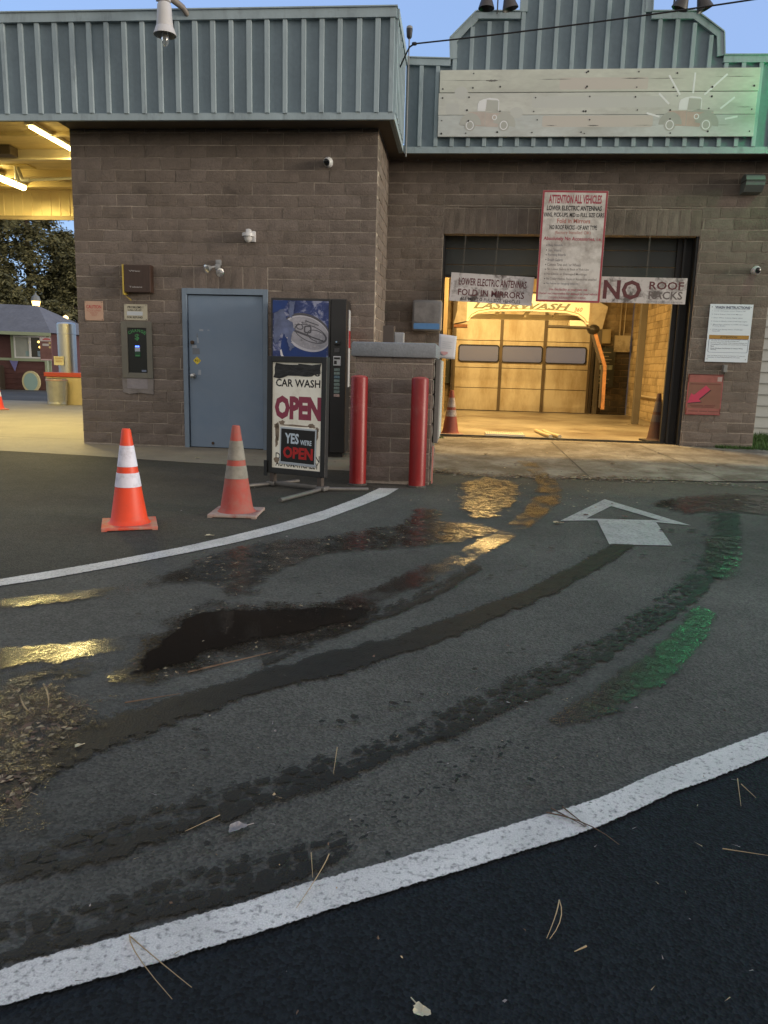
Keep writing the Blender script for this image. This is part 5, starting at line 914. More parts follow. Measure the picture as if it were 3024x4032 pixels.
for t, u1, zc in (('· Do Not Use If Vehicle Has Body Damage, Loose', .92, .392), ('Chrome Or Non Standard Equipment', .76, .364), ('· Do Not Wash Vehicles With Exposed Pickups Or', .95, .330), ('Unequipped Tire Seals, Or Loose Items In Pickup', .94, .302), ('Beds', .18, .274), ('· Close Windows And Remain In Vehicle While', .86, .238), ('Washing', .24, .212)): WL.append((t, .075 if t[0] == '·' else .105, u1, zc-.010, zc+.011, 0, .004))
WL += [('Due To Wide Variety And Conditions Of Vehicles,', .05, .94, .098, .116, 0, .004), ('Operator Is Not Responsible For Damage.', .05, .82, .070, .088, 0, .004)]
def wi_extra(s_, w, h, y):
    mb = MB(); mb.plate([(.045*w, .40*h), (.975*w, .40*h), (.975*w, .468*h), (.045*w, .468*h)], y-.0005, 0); ring(mb, rrect(.045*w, .975*w, .165*h, .40*h, .02), rrect(.055*w, .965*w, .170*h, .395*h, .018), y-.0006, 1); ring(mb, [(.10*w, .912*h), (.93*w, .912*h), (.93*w, .917*h), (.10*w, .917*h)], [(.1001*w, .9121*h), (.9299*w, .9121*h), (.9299*w, .9169*h), (.1001*w, .9169*h)], y-.0006, 2)
    mb.plate([(.10*w, .912*h), (.93*w, .912*h), (.93*w, .9155*h), (.10*w, .9155*h)], y-.0007, 2); mb.build('header_band', [OCH, mat('rule_blue', (0.10, 0.13, 0.24), .6), NAV], s_)
plate_sign('instruction_board', 8.735, 9.33, 1.365, 2.175, 1.425, 'white WASH INSTRUCTIONS board with an ochre ATTENTION band', WI, WL, [NAV, FNV, mat('ink_dark_brown', (0.08, 0.045, 0.015), .7)], extra=wi_extra)
def arrow_extra(s_, w, h, y):
    T_ = Matrix.Rotation(R(0), 4, 'Y'); mb = MB()
    A = [(.02, .30), (.33, .345), (.30, .365), (.64, .64), (.52, .72), (.20, .50), (.13, .52)]
    A = [(.03, .285), (.42, .325), (.355, .385), (.66, .625), (.52, .725), (.20, .485), (.12, .53)]
    mb.plate([(a_*w + .012, b__*h - .012) for a_, b__ in A], y-.0005, 1); mb.plate([(a_*w, b__*h) for a_, b__ in A], y-.0010, 0); mb.build('arrow', [mat('arrow_red', (0.50, 0.045, 0.10), .5), mat('arrow_shadow_print', (0.05, 0.02, 0.025), .6)], s_)
    mb = MB(); mb.plate([(0.0*w+.004, .80*h), (w-.004, .80*h), (w-.004, h-.004), (.004, h-.004)], y-.0004, 0); mb.plate([(.004, .03*h), (w-.004, .03*h), (w-.004, .16*h), (.004, .16*h)], y-.0004, 0); mb.plate([(.83*w, .83*h), (.96*w, .83*h), (.96*w, .94*h), (.83*w, .94*h)], y-.0008, 1)
    for (u0, u1, v0, v1) in ((.08, .94, .745, .770), (.12, .50, .215, .245), (.53, .84, .215, .245), (.16, .42, .185, .205), (.45, .80, .180, .205), (.08, .36, .075, .10), (.39, .62, .075, .10), (.65, .95, .075, .10)): mb.plate([(u0*w, v0*h), (u1*w, v0*h), (u1*w, v1*h), (u0*w, v1*h)], y-.0009, 2)
    mb.build('print_band', [mat('band_rose', (0.30, 0.10, 0.085), .6, var=.15, vscale=12), mat('band_pale', (0.42, 0.33, 0.31), .5), mat('ink_rust', (0.16, 0.055, 0.045), .7)], s_)
AL = None
plate_sign('arrow_sign', 8.53, 9.025, 0.60, 1.185, 1.425, 'reddish brown sign with a slanting red arrow pointing into the wash bay', mat('sign_brick', (0.22, 0.105, 0.075), 0.35, var=.1, vscale=6), None, None, border=(mat('border_rose', (0.36, 0.07, 0.085), .5), .012), extra=arrow_extra, screws=False, th=.012)
sb = empty('sensor_box', (8.985, 1.43, 1.19), 'small grey box on the wall just above the arrow sign', 'box'); MB().box(0, .05, -.10, 0, .03, .135, 0, .004).build('body', mat('box_grey', (0.22, 0.22, 0.22), .5), sb); MB().tube([(.03, -.06, .03), (.03, -.06, 0.0)], .012, 8).build('lens', BLK_, sb)
wl = empty('wall_pack_lamp', (8.98, 1.43, 3.66), 'grey half-round wall lamp high on the right wall, unlit', 'wall lamp')
WLM = mat('wall_lamp_grey', (0.14, 0.17, 0.175), .5, var=.1, vscale=5)
prof = [(0, .20), (-.12, .235), (-.20, .20), (-.235, .13), (-.22, .075), (-.14, .0), (0, -.01)]
mb = MB(); n_ = len(prof); mb.add([(0, y_, z_) for y_, z_ in prof] + [(.25, y_, z_) for y_, z_ in prof], [tuple(range(n_))[::-1], tuple(range(n_, 2*n_))] + [(i, i+1, i+1+n_, i+n_) for i in range(n_-1)]); mb.build('housing', WLM, wl)
mb = MB(); mb.box(-.004, .254, -.243, -.02, .125, .142); mb.build('seam', mat('seam_dark', (0.05, 0.055, 0.055), .6), wl)
ks = empty('entry_signal', (4.475, 1.43, 1.70), 'grey rounded signal box with a blue stripe on the wall behind the pier', 'signal box')
mb = MB(); mb.box(0, .44, -.16, 0, 0, .45, 0, .04); mb.build('housing', mat('signal_grey', (0.155, 0.155, 0.165), .6, var=.1, vscale=4, dirt=(.22, .22, .22), dirt_amt=.25, dscale=3), ks, smooth=45)
mb = MB(); mb.prism(rrect(.035, .405, .13, .41, .03), -.166, -.16, 0); mb.prism(rrect(.03, .41, .03, .115, .02), -.166, -.16, 1); mb.build('face', [mat('face_grey', (0.21, 0.205, 0.21), .7, dirt=(.13, .125, .13), dirt_amt=.45, dscale=6), mat('stripe_blue', (0.085, 0.22, 0.47), .5, var=.12, vscale=9)], ks)
pn = empty('paper_notice', (4.955, -1.45, 1.29), 'white laminated paper notice beside the pier cap', 'notice', (0, R(3), R(12)))
mb = MB(); n_ = 8; V = []
for i in range(n_+1):
    for j in range(n_+1): u, w_ = i/n_, j/n_; V.append((u*.20, -.012*math.sin(u*3.1)*(.5+w_) + .02*max(0, w_-.8)*(1-u)*3, w_*.255 + .012*(1-u)*w_))
mb.add(V, [(i*(n_+1)+j, (i+1)*(n_+1)+j, (i+1)*(n_+1)+j+1, i*(n_+1)+j+1) for i in range(n_) for j in range(n_)]); o = mb.build('sheet', mat('paper', (0.50, 0.50, 0.53), .6), pn, smooth=60)
so = o.modifiers.new('s', 'SOLIDIFY'); so.thickness = .002
mb = MB(); 
for i in range(4): mb.plate([(.04, .18-i*.022), (.04+rp.uniform(.07, .12), .18-i*.022), (.14, .186-i*.022), (.04, .186-i*.022)], -.0165, 1)
mb.plate(rrect(.03, .11, .05, .075, .008), -.017, 0); mb.plate(arc(.07, .055, .025, .02), -.0172, 0); mb.build('print', [mat('ink_rose', (0.42, 0.24, 0.25), .6), mat('ink_pale_grey', (0.36, 0.38, 0.42), .6)], pn)
up = empty('utility_box', (4.275, -0.9, 1.0), 'tall brown utility box rising behind the pier cap', 'utility box'); MB().box(0, .13, 0, .2, -1.0, .66, 0, .004).build('body', mat('util_brown', (0.075, 0.058, 0.05), .6, var=.1, vscale=4), up); MB().box(.131, .136, .02, .18, .2, .6).build('cover', mat('util_cover', (0.11, 0.09, 0.075), .6), up)
us = empty('meter_box', (4.40, -0.88, 1.0), 'pale grey box standing just behind the pier cap beside the utility box', 'box'); MB().box(0, .125, 0, .12, -1.0, .585, 0, .008).build('body', mat('meter_pale', (0.30, 0.31, 0.33), .6), us); MB().box(.02, .105, -.004, -.0005, .3, .55).build('cover', mat('meter_cover', (0.26, 0.27, 0.29), .6), us)
plate_sign('red_edged_sign', 4.70, 4.885, 0.62, 1.20, 1.415, 'narrow white sign with a red edge on the block beside the wash bay entrance', mat('sign_pale', (0.42, 0.40, 0.41), .6), None, None, border=(CRED, .015), screws=False)
# ------------------------------------------------------------------ wash bay equipment
LAMPC = (1.0, 0.65, 0.245)
def tube_lamp(loc, length, label, power, col, axis='Y', r=.02, group=None, estr=7, spread=True):
    t = empty('strip_light', loc, label, 'strip light', (0, 0, 0 if axis == 'Y' else R(90)), group)
    MB().box(-.07, .07, -length/2, length/2, .0, .05, 0, .006).build('fitting', mat('fitting_pale', (0.5, 0.48, 0.4), .5), t)
    mb = MB(); mb.tube([(0, -length/2+.03, -.025), (0, length/2-.03, -.025)], r, 10); mb.build('tube', mat('tube_lit_' + ('w' if col[2] < .3 else 'y'), (0.8, 0.8, 0.7), .4, emit=col, estr=estr), t, smooth=50)
    ld = bpy.data.lights.new('strip_light_glow', 'AREA'); ld.shape = 'RECTANGLE'; ld.size = .12; ld.size_y = length*.95; ld.energy = power; ld.color = col
    lo = bpy.data.objects.new('strip_light_glow', ld); C.objects.link(lo); lo.parent = t; lo.location = (0, 0, -.06)
    return t
GB = 'strip lights on the wash bay ceiling'
tube_lamp((7.0, 2.6, 3.62), 1.2, 'lit strip light on the bay ceiling just behind the front door', 75, LAMPC, 'X', group=GB)
tube_lamp((6.0, 3.9, 3.62), 1.2, 'lit strip light on the bay ceiling before the wash gantry', 40, LAMPC, 'X', group=GB)
tube_lamp((5.9, 7.7, 3.62), 1.2, 'lit strip light on the bay ceiling between the gantry and the rear door', 40, LAMPC, 'X', group=GB)
GW = mat('gantry_cream', (0.82, 0.79, 0.66), .4, var=.05, vscale=4); GGR = mat('gantry_grey', (0.40, 0.36, 0.28), .45, var=.2, vscale=4, dirt=(.28, .22, .14), dirt_amt=.3, dscale=3); GDK = mat('gantry_dark', (0.06, 0.05, 0.04), .5); GTX = mat('gantry_letter', (0.16, 0.17, 0.12), .5)
g = empty('wash_gantry', (5.3, 5.75, 0), 'cream arch-shaped wash gantry lettered LASERWASH 360 hanging across the bay', 'wash gantry')
face = [(0, 2.12), (.035, 2.12), (.09, 2.20), (.22, 2.275), (.45, 2.315), (1.2, 2.335), (1.95, 2.315), (2.2, 2.26), (2.33, 2.17), (2.38, 2.10), (2.42, 2.10), (2.42, 2.66), (0, 2.66)]
MB().prism(face, 0, .12, 0).build('front_panel', GW, g)
mb = MB(); mb.text('LASERWASH', .12, 2.05, 2.365, 2.49, -.002, 0, .035, .35); mb.text('360', 2.12, 2.28, 2.34, 2.42, -.002, 1, .01, .3); mb.build('lettering', [GTX, mat('letter_red_brown', (0.30, 0.07, 0.04), .5)], g)
mb = MB(); P_ = [(a_, b__) for a_, b__ in face[1:11]]
for p_, q_ in zip(P_, P_[1:]): mb.tube([(p_[0], -.006, p_[1]+.045), (q_[0], -.006, q_[1]+.045)], .006, 6)
mb.build('trim', mat('trim_tan', (0.30, 0.22, 0.10), .5), g)
mb = MB(); mb.add([(-.26, -.02, 2.06), (0, -.01, 2.12), (0, -.01, 2.66), (-.12, -.02, 2.62), (-.26, .5, 2.06), (0, .5, 2.12), (0, .5, 2.66), (-.12, .5, 2.62)], [(0, 1, 2, 3), (7, 6, 5, 4), (0, 4, 5, 1), (3, 7, 4, 0), (2, 6, 7, 3), (1, 5, 6, 2)]); mb.build('end_cover', GGR, g)
mb = MB(); mb.add([(2.42, -.01, 2.06), (2.72, .15, 2.02), (2.80, .15, 2.46), (2.42, -.01, 2.62), (2.42, .5, 2.06), (2.72, .5, 2.02), (2.80, .5, 2.46), (2.42, .5, 2.62)], [(0, 1, 2, 3), (7, 6, 5, 4), (0, 4, 5, 1), (1, 5, 6, 2), (2, 6, 7, 3), (3, 7, 4, 0)]); mb.build('end_cover', GGR, g)
mb = MB(); mb.box(-.25, 0.02, .02, .45, 2.00, 2.055); mb.build('sensor_strip', mat('strip_rust', (0.22, 0.09, 0.04), .6, var=.4, vscale=20), g)
mb = MB(); mb.box(.35, 2.3, .15, .6, 2.36, 2.62); mb.build('carriage', GDK, g)
mb = MB(); mb.box(.02, 2.40, .50, .62, 2.20, 2.30); 
for x_ in (.55, 1.15, 1.75): mb.prism([(x_, 2.24), (x_+.05, 2.24), (x_+.17, 2.36), (x_+.05, 2.36)], .2, .5)
mb.build('rear_beam', GW, g)
mb = MB(); mb.box(2.06, 2.42, .1, .5, 2.02, 2.18, 0, .02); mb.build('motor_cover', GW, g)
mb = MB(); mb.tube([(1.62, -.02, 2.045), (2.45, -.02, 2.03)], .03, 10); mb.build('spray_bar', GDK, g, smooth=50)
mb = MB(); mb.lathe([(.05, .10), (.11, .06), (.13, 0), (.10, -.06), (.05, -.09)], (2.53, .05, 2.00), 20); mb.build('rotary_hub', mat('hub_black', (0.02, 0.018, 0.015), .35), g, smooth=40)
arm = [(2.55, .05, 1.97), (2.78, .05, 1.36), (2.84, .05, 1.30), (2.85, .05, .43)]
mb = MB(); 
def bar(mb, a, b, w, d, mi=0):
    a, b = Vector(a), Vector(b); t = (b-a).normalized(); n1 = Vector((0, 1, 0)); n2 = t.cross(n1).normalized(); V = []
    for p in (a, b):
        for s1, s2 in ((-1, -1), (1, -1), (1, 1), (-1, 1)): V.append(p + n2*s1*w + n1*s2*d)
    mb.add(V, [(0, 1, 5, 4), (1, 2, 6, 5), (2, 3, 7, 6), (3, 0, 4, 7), (3, 2, 1, 0), (4, 5, 6, 7)], mi)
bar(mb, arm[0], arm[1], .034, .045); bar(mb, (2.775, .05, 1.38), (2.81, .05, 1.27), .034, .044); bar(mb, (2.805, .05, 1.30), (2.82, .05, .43), .034, .045)
mb.build('spray_arm', mat('arm_orange', (0.42, 0.20, 0.085), .45, var=.2, vscale=14, dirt=(.12, .07, .04), dirt_amt=.25, dscale=8), g)
mb = MB(); bar(mb, (2.50, .06, 1.96), (2.73, .06, 1.36), .035, .05); bar(mb, (2.755, .06, 1.30), (2.765, .06, .46), .012, .05); mb.build('arm_hose', GDK, g)
def post(x, y, label, w=.065):
    p_ = empty('steel_post', (x, y, .134), label, 'post', (0, 0, 0), 'steel posts along the wash bay')
    MB().box(-w, w, -w, w, .012, 3.56, 0, .006).build('shaft', mat('post_grey', (0.10, 0.088, 0.07), .5, var=.15, vscale=3), p_); MB().box(-.15, .15, -.1, .1, 0, .012, 0, .003).build('base_plate', mat('plate_grey', (0.24, 0.20, 0.14), .6), p_)
post(8.80, 5.85, 'square steel post standing in front of the tan side wall of the bay'); post(8.53, 9.15, 'square steel post beside the edge of the rear door', .05)
rl = MB().tube([(9.30, 1.75, .68), (9.30, 8.4, .66)], .022, 10)
for y_ in (2.2, 4.2, 6.2, 8.2): rl.tube([(9.30, y_, .68), (9.37, y_, .68)], .014, 8)
tag(rl.build('wall_rail', mat('rail_pale', (0.55, 0.48, 0.35), .5), smooth=50), 'pale pipe rail running along the side wall of the wash bay', 'rail')
eb = empty('electrical_box', (8.93, 9.47, 1.66), 'pale electrical box with conduits on the rear wall of the bay', 'electrical box')
MB().box(0, .38, -.12, 0, 0, .40, 0, .008).build('body', mat('ebox_pale', (0.45, 0.40, 0.30), .5, dirt=(.2, .16, .1), dirt_amt=.35, dscale=4), eb); MB().tube([(.12, -.05, .4), (.12, -.05, 2.03)], .02, 8).tube([(.22, -.05, .4), (.24, -.05, 2.03)], .014, 8).build('conduit', mat('conduit_pale', (0.5, 0.44, 0.33), .5), eb, smooth=50)
MB2 = mat('menu_green', (0.03, 0.036, 0.028), .5, var=.2, vscale=5); MBT = mat('menu_line', (0.28, 0.26, 0.20), .6)
def menu(x0, y, z0, w, h, label, rows):
    o = empty('menu_board', (x0, y, z0), label, 'board', (0, 0, 0), 'dark boards beside the rear door'); MB().prism(rrect(0, w, 0, h, .03), -.03, 0).build('panel', MB2, o); mb = MB()
    for (u0, u1, v) in rows: mb.box(u0*w, u1*w, -.033, -.0301, v*h, (v+.022)*h)
    mb.build('print', MBT, o); return o
m1 = menu(8.46, 9.40, .80, .52, .95, 'dark green board with a white and teal strip, right of the rear door', [(.2, .8, .88), (.15, .7, .78), (.25, .85, .70), (.2, .75, .62), (.2, .6, .30), (.2, .8, .20), (.2, .75, .10)]); MB().box(.05, .47, -.036, -.0301, .43, .54).build('strip', mat('menu_strip', (0.30, 0.38, 0.34), .5, var=.4, vscale=14), m1)
m2 = menu(4.50, 9.42, .80, .46, .80, 'dark board with pale lines of print, left of the rear door', [(.35, .95, .9), (.35, .9, .78), (.35, .9, .7), (.5, .75, .52), (.5, .72, .35), (.4, .8, .2)])
cnl = MB().box(0, .22, -.1, 0, 0, .34, 0, .01); o = cnl.build('control_box', mat('control_pale', (0.4, 0.33, 0.2), .5), None, loc=(8.62, 9.47, 1.86)); tag(o, 'small pale control box above the green board on the rear wall', 'box')
hz_ = MB().tube([(4.93, 1.78, .148), (5.66, 1.80, .148), (5.70, 1.80, .148), (6.75, 1.74, .148), (8.5, 1.66, .148)], .013, 8)
hz_.box(4.95, 8.5, 1.60, 1.68, .136, .142); tag(hz_.build('threshold_pipe', mat('pipe_black', (0.012, 0.012, 0.012), .4), smooth=50), 'black pipe lying across the threshold of the wash bay', 'pipe')
gt = MB(); 
for i in range(17): gt.box(5.66 + i*.036, 5.684 + i*.036, 1.86, 2.30, .136, .178)
gt.box(5.655, 6.265, 1.845, 1.86, .136, .181); gt.box(5.655, 6.265, 2.30, 2.315, .136, .181); tag(gt.build('drain_grate', mat('grate_white', (0.62, 0.57, 0.45), .5)), 'white slatted plastic grate lying at the bay threshold', 'grate')
hs_ = MB().tube([(6.55, 3.1, .16), (6.60, 2.5, .162), (6.66, 1.84, .175)], .03, 10).tube([(6.68, 3.1, .16), (6.72, 2.5, .162), (6.80, 1.84, .175)], .03, 10)
tag(hs_.build('floor_hose', mat('hose_pale', (0.5, 0.42, 0.27), .5), smooth=50), 'pair of pale hoses lying on the bay floor near the threshold', 'hose')
hh = MB().tube([(8.2, 4.2, 3.6), (8.23, 4.2, 2.75), (8.30, 4.2, 2.55), (8.38, 4.2, 2.62), (8.40, 4.2, 3.0), (8.36, 4.2, 3.6)], .03, 8)
tag(hh.build('hanging_hose', mat('hose_brown', (0.2, 0.13, 0.07), .5), smooth=50), 'looped hose hanging from the ceiling near the side wall of the bay', 'hose')
pl_ = MB().box(4.72, 4.86, 8.2, 8.5, .134, 3.3, 0, .005); tag(pl_.build('wall_duct', mat('duct_tan', (0.42, 0.33, 0.2), .5, var=.15, vscale=2)), 'tall tan duct rising at the left edge of the rear door', 'duct')
# ------------------------------------------------------------------ unseen green lamp added in place of a gas station's lit canopy
gs = empty('green_stand_in', (9.98, 0.60, 4.45), 'unseen green lamp added for the glow of a gas station canopy', 'stand-in lamp')
MB().box(-.18, .18, -.02, .04, 0, .5, 0, .01).box(-.03, .03, .04, .40, .22, .28).build('housing', BLACK, gs); MB().prism(arc(0, .25, .22, .22, n=24), -.03, -.021).build('lens', mat('lens_green', (0.02, .4, .1), .3, emit=(.03, 1, .25), estr=45), gs)
ld = bpy.data.lights.new('green_glow', 'POINT'); ld.shadow_soft_size = .12; ld.energy = 9; ld.color = (.05, 1, .32); lo = bpy.data.objects.new('green_glow', ld); C.objects.link(lo); lo.parent = gs; lo.location = (0, -.20, .25)
# ------------------------------------------------------------------ self-serve bay on the left
CANC = (1.0, 0.79, 0.30)
GC = 'strip lights under the canopy'
tube_lamp((-1.30, 2.45, 4.56), 2.2, 'lit strip light under the canopy nearest the building corner', 105, CANC, 'Y', .022, GC, 7)
tube_lamp((-3.55, 4.3, 4.50), 1.6, 'bright strip light deep under the canopy', 190, CANC, 'Y', .06, GC, 10)
tube_lamp((-5.2, 1.5, 4.56), 2.2, 'lit strip light under the canopy farther from the block wall', 55, CANC, 'Y', .022, GC, 6)
bm_ = empty('spray_boom', (-3.06, 4.0, 4.5), 'grey ceiling boom with a swivel and a long arm under the canopy', 'boom')
mb = MB(); mb.tube([(0, 0, .11), (0, 0, -.12)], .045, 12); mb.tube([(0.02, 0, .08), (.10, 0, -.13), (.24, 0, -.13)], .04, 10); mb.tube([(.2, 0, -.13), (1.6, .1, -.04)], .025, 8); mb.tube([(0, 0, -.12), (.0, 0, -.2)], .012, 6); mb.build('arm', mat('boom_grey', (0.45, 0.44, 0.36), .4, .3), bm_, smooth=50)
MB().box(-.25, .3, -.15, .15, .10, .12).build('mount', mat('mount_yellow', (0.5, 0.38, 0.12), .5), bm_)
tag(MB().box(-2.75, -2.35, 2.6, 2.85, 4.47, 4.615, 0, .01).build('ceiling_box', mat('dark_box', (0.06, 0.045, 0.03), .6)), 'dark box fixed to the canopy ceiling by the pale joist', 'box')
vc = empty('vacuum_station', (-4.60, 8.5, 0.009), 'stainless vacuum cylinder on a tan concrete base with a red top', 'vacuum')
MB().box(-.58, .42, -.02, .9, 0, .69, 0, .006).build('base', mat('base_tan', (0.44, 0.36, 0.20), .8, var=.15, vscale=3, bump=.3, bscale=40), vc); MB().box(-.63, .46, -.05, .95, .691, .80, 0, .01).build('top', mat('top_red', (0.42, 0.06, 0.025), .5), vc)
mb = MB(); mb.lathe([(.0, .80), (.225, .80), (.225, 1.75), (.23, 1.755), (.23, 1.77), (.225, 1.775), (.225, 2.0), (.20, 2.03), (.12, 2.045), (0, 2.05)], (-.13, .25, 0), 36, 0, cap=False); mb.build('cylinder', mat('stainless', (0.55, 0.54, 0.50), .34, 1.0, var=.05, vscale=3), vc, smooth=35)
mb = MB(); mb.box(-.36, -.10, -.01, .0, .98, 1.20); mb.build('notice', mat('notice_cream', (0.55, 0.5, 0.3), .6), vc); mb = MB(); mb.box(-.33, -.13, -.013, -.0101, 1.145, 1.165); mb.box(-.31, -.15, -.013, -.0101, 1.06, 1.075); mb.box(-.31, -.16, -.013, -.0101, 1.10, 1.112); mb.build('print', mat('print_brown', (0.28, 0.14, 0.06), .6), vc)
tc_ = empty('trash_can', (-4.76, 8.2, 0.009), 'ribbed galvanised trash can in front of the vacuum base', 'trash can')
mb = MB(); n_ = 48; pf = [(.21, 0), (.215, .03), (.22, .05), (.213, .07), (.225, .12), (.245, .58), (.255, .60), (.25, .64)]
mb.lathe(pf, (0, 0, 0), n_, 0); 
for k in range(4, 6):
    pass
mb.v = [((x_*(1+.018*((i % n_) % 4 < 2))) if 3 < i//n_ < 6 else x_, (y_*(1+.018*((i % n_) % 4 < 2))) if 3 < i//n_ < 6 else y_, z_) for i, (x_, y_, z_) in enumerate(mb.v)]
mb.build('body', mat('galvanised', (0.50, 0.49, 0.42), .42, .7, var=.12, vscale=6), tc_, smooth=35); MB().lathe([(.225, .641), (.225, .655)], (0, 0, 0), 32).build('liner', BLACK, tc_); MB().lathe([(.262, .60), (.265, .62), (.262, .635)], (0, 0, 0), 32, cap=False).build('rim', mat('rim_rusty', (0.42, 0.28, 0.22), .5, .4), tc_)
# espresso hut
HW = mat('siding_maroon', (0.085, 0.035, 0.032), .8, var=.12, vscale=2); TRM = mat('trim_sage', (0.28, 0.33, 0.22), .7); SHG = mat('shingle_grey', (0.13, 0.135, 0.15), .9, var=.15, vscale=2, var2=.15, v2scale=12, bump=.5, bscale=14)
hu = empty('hut', (-12.0, 16.0, 0), 'low maroon hut with a grey hip roof and a white sliding window', 'hut')
mb = MB(); mb.box(-2.5, 2.72, 0.3, 4.0, -.15, 2.02); 
for i in range(12): mb.box(-2.505, 2.725, .288, .3, -.15 + i*.18, -.15 + i*.18 + .165)
mb.build('wall', HW, hu)
mb = MB(); ez = 2.04; mb.add([(-3, -.1, ez+.06), (2.98, -.1, ez-.03), (2.98, 4.4, ez), (-3, 4.4, ez), (-1.2, 1.9, 3.12), (1.45, 1.9, 3.05)], [(0, 1, 5, 4), (1, 2, 5), (2, 3, 4, 5), (3, 0, 4), (3, 2, 1, 0)]); mb.build('roof', SHG, hu)
mb = MB(); mb.add([(-3, -.115, ez-.05), (2.99, -.115, ez-.14), (2.99, -.115, ez-.03), (-3, -.115, ez+.06), (-3, .0, ez-.05), (2.99, .0, ez-.14)], [(0, 1, 2, 3), (1, 0, 4, 5)]); mb.build('eave_trim', TRM, hu)
mb = MB(); mb.box(-2.5, 2.73, .27, .287, 1.03, 1.12); mb.box(2.60, 2.74, .26, .287, -.1, 2.0); mb.build('wall_trim', TRM, hu)
wn = MB().box(1.28, 2.72, .24, .287, 1.02, 1.12).box(1.28, 2.72, .24, .287, 1.90, 2.0).box(1.28, 1.40, .24, .287, 1.12, 1.90).box(2.60, 2.72, .24, .287, 1.12, 1.90).build('window', TRM, hu)
WHT = mat('window_white', (0.62, 0.63, 0.62), .5)
fr_ = MB().box(1.40, 2.60, .225, .25, 1.12, 1.17).box(1.40, 2.60, .225, .25, 1.85, 1.90).box(1.40, 1.45, .225, .25, 1.17, 1.85).box(2.53, 2.60, .225, .25, 1.17, 1.85).box(1.96, 2.03, .222, .25, 1.17, 1.85).build('frame', WHT, wn)
MB().plate([(1.45, 1.17), (1.96, 1.17), (1.96, 1.85), (1.45, 1.85)], .245).build('pane', mat('pane_curtain', (0.30, 0.32, 0.29), .3, var=.1, vscale=4), wn); MB().plate([(2.03, 1.17), (2.53, 1.17), (2.53, 1.85), (2.03, 1.85)], .245).build('pane', mat('pane_dark', (0.035, 0.035, 0.03), .12), wn)
mb = MB()
for (x_, z_, q_) in ((2.32, 1.70, .05), (2.40, 1.66, .03), (2.36, 1.52, .05), (2.44, 1.58, .025)): mb.plate(arc(x_, z_, q_, q_*.8, n=10), .2449 - .0002)
mb.build('interior_light', mat('lamp_amber', (.8, .5, .2), .4, emit=(1, .6, .15), estr=.9), wn)
MB().plate(rrect(2.26, 2.50, 1.19, 1.38, .01), .243).build('card', mat('card_blue', (0.2, 0.27, 0.34), .6, var=.5, vscale=14), wn); MB().plate(rrect(1.82, 1.94, 1.20, 1.38, .01), .243).build('card', mat('card_teal', (0.22, 0.32, 0.32), .6), wn)
dv = MB(); dv.prism(arc(1.97, .30, .33, .38, n=32), .20, .285, 0); dv.prism(arc(1.97, .30, .26, .31, n=32), .195, .1999, 1); tag(dv.build('oval_sign', [mat('oval_cream', (0.5, 0.46, 0.26), .6), mat('oval_teal', (0.24, 0.36, 0.34), .6)], None, loc=(-12, 16, 0)), 'blank oval teal sign with a cream rim leaning on the hut', 'sign')
mn = MB(); mn.box(0, .43, -.04, 0, 0, .80, 0, .01); mn.plate(rrect(.01, .42, .66, .79, .03), -.0405, 1); mn.plate(arc(.26, .70, .15, .07, 0, 180, 16), -.041, 2); mn.plate(rrect(.10, .34, .50, .58, .02), -.0412, 1)
for z_ in (.46, .60): mn.plate(arc(.37, z_, .04, .04, n=12), -.0413, 3)
mn.plate(rrect(.01, .42, .005, .05, .01), -.0414, 4)
tag(mn.build('menu_sign', [mat('menu_brown', (0.16, 0.075, 0.065), .6, var=.3, vscale=6), mat('menu_white', (0.45, 0.42, 0.40), .6), mat('menu_red', (0.42, 0.10, 0.10), .6), mat('menu_yellow', (0.55, 0.45, 0.2), .6), mat('menu_pink', (0.5, 0.36, 0.36), .6)], None, loc=(-9.43, 15.9, 1.06)), 'brown picture board with a red shape beside the hut window', 'board')
tag(MB().prism([(-.16, 0), (.16, 0), (0.02, -.38)][::-1], -.01, 0).build('pennant', mat('pennant_violet', (0.14, 0.14, 0.33), .7), None, loc=(-10.65, 16.26, 1.03)), 'small violet pennant hanging under the hut window', 'pennant')
tag(MB().box(0, .42, 0, .3, 0, .85, 0, .02).build('bin', mat('bin_dark', (0.035, 0.025, 0.015), .7), None, loc=(-11.35, 15.8, 0)), 'dark bin standing at the foot of the hut wall', 'bin')
sp_ = empty('sign_post', (-9.08, 15.5, 0), 'pale green post carrying the board at the hut corner', 'post'); MB().box(0, .09, 0, .09, 0, 1.06).build('shaft', TRM, sp_)
stl = empty('street_lamp', (-14.6, 25, 0), 'lit lantern-type street lamp rising behind the hut roof', 'street lamp')
MB().lathe([(.07, 0), (.05, 3.2)], (0, 0, 0), 12).build('pole', mat('pole_green', (0.10, 0.12, 0.10), .5), stl); mb = MB(); mb.lathe([(.05, 3.2), (.10, 3.3), (.12, 3.32)], (0, 0, 0), 8); mb.lathe([(.23, 3.72), (.22, 3.76), (.17, 3.92), (.06, 4.0), (.03, 4.08), (0, 4.12)], (0, 0, 0), 8); mb.build('cap', mat('cap_grey', (0.16, 0.17, 0.17), .6), stl)
MB().lathe([(.11, 3.32), (.20, 3.72)], (0, 0, 0), 8).build('glass', mat('lamp_glow', (.8, .6, .3), .4, emit=(1, .62, .18), estr=1.3), stl)
sl_ = MB()
for (px_, z_, q_) in ((-13.45, 3.02, .13), (-13.25, 2.78, .08), (-13.0, 2.72, .10), (-13.65, 2.85, .07), (-12.75, 2.62, .12), (-12.5, 2.55, .08), (-13.9, 2.92, .06)): sl_.lathe([(0.001, -q_), (q_*.8, -q_*.5), (q_, 0), (q_*.8, q_*.5), (.001, q_)], (px_, 25.5, z_), 10, 0, cap=False)
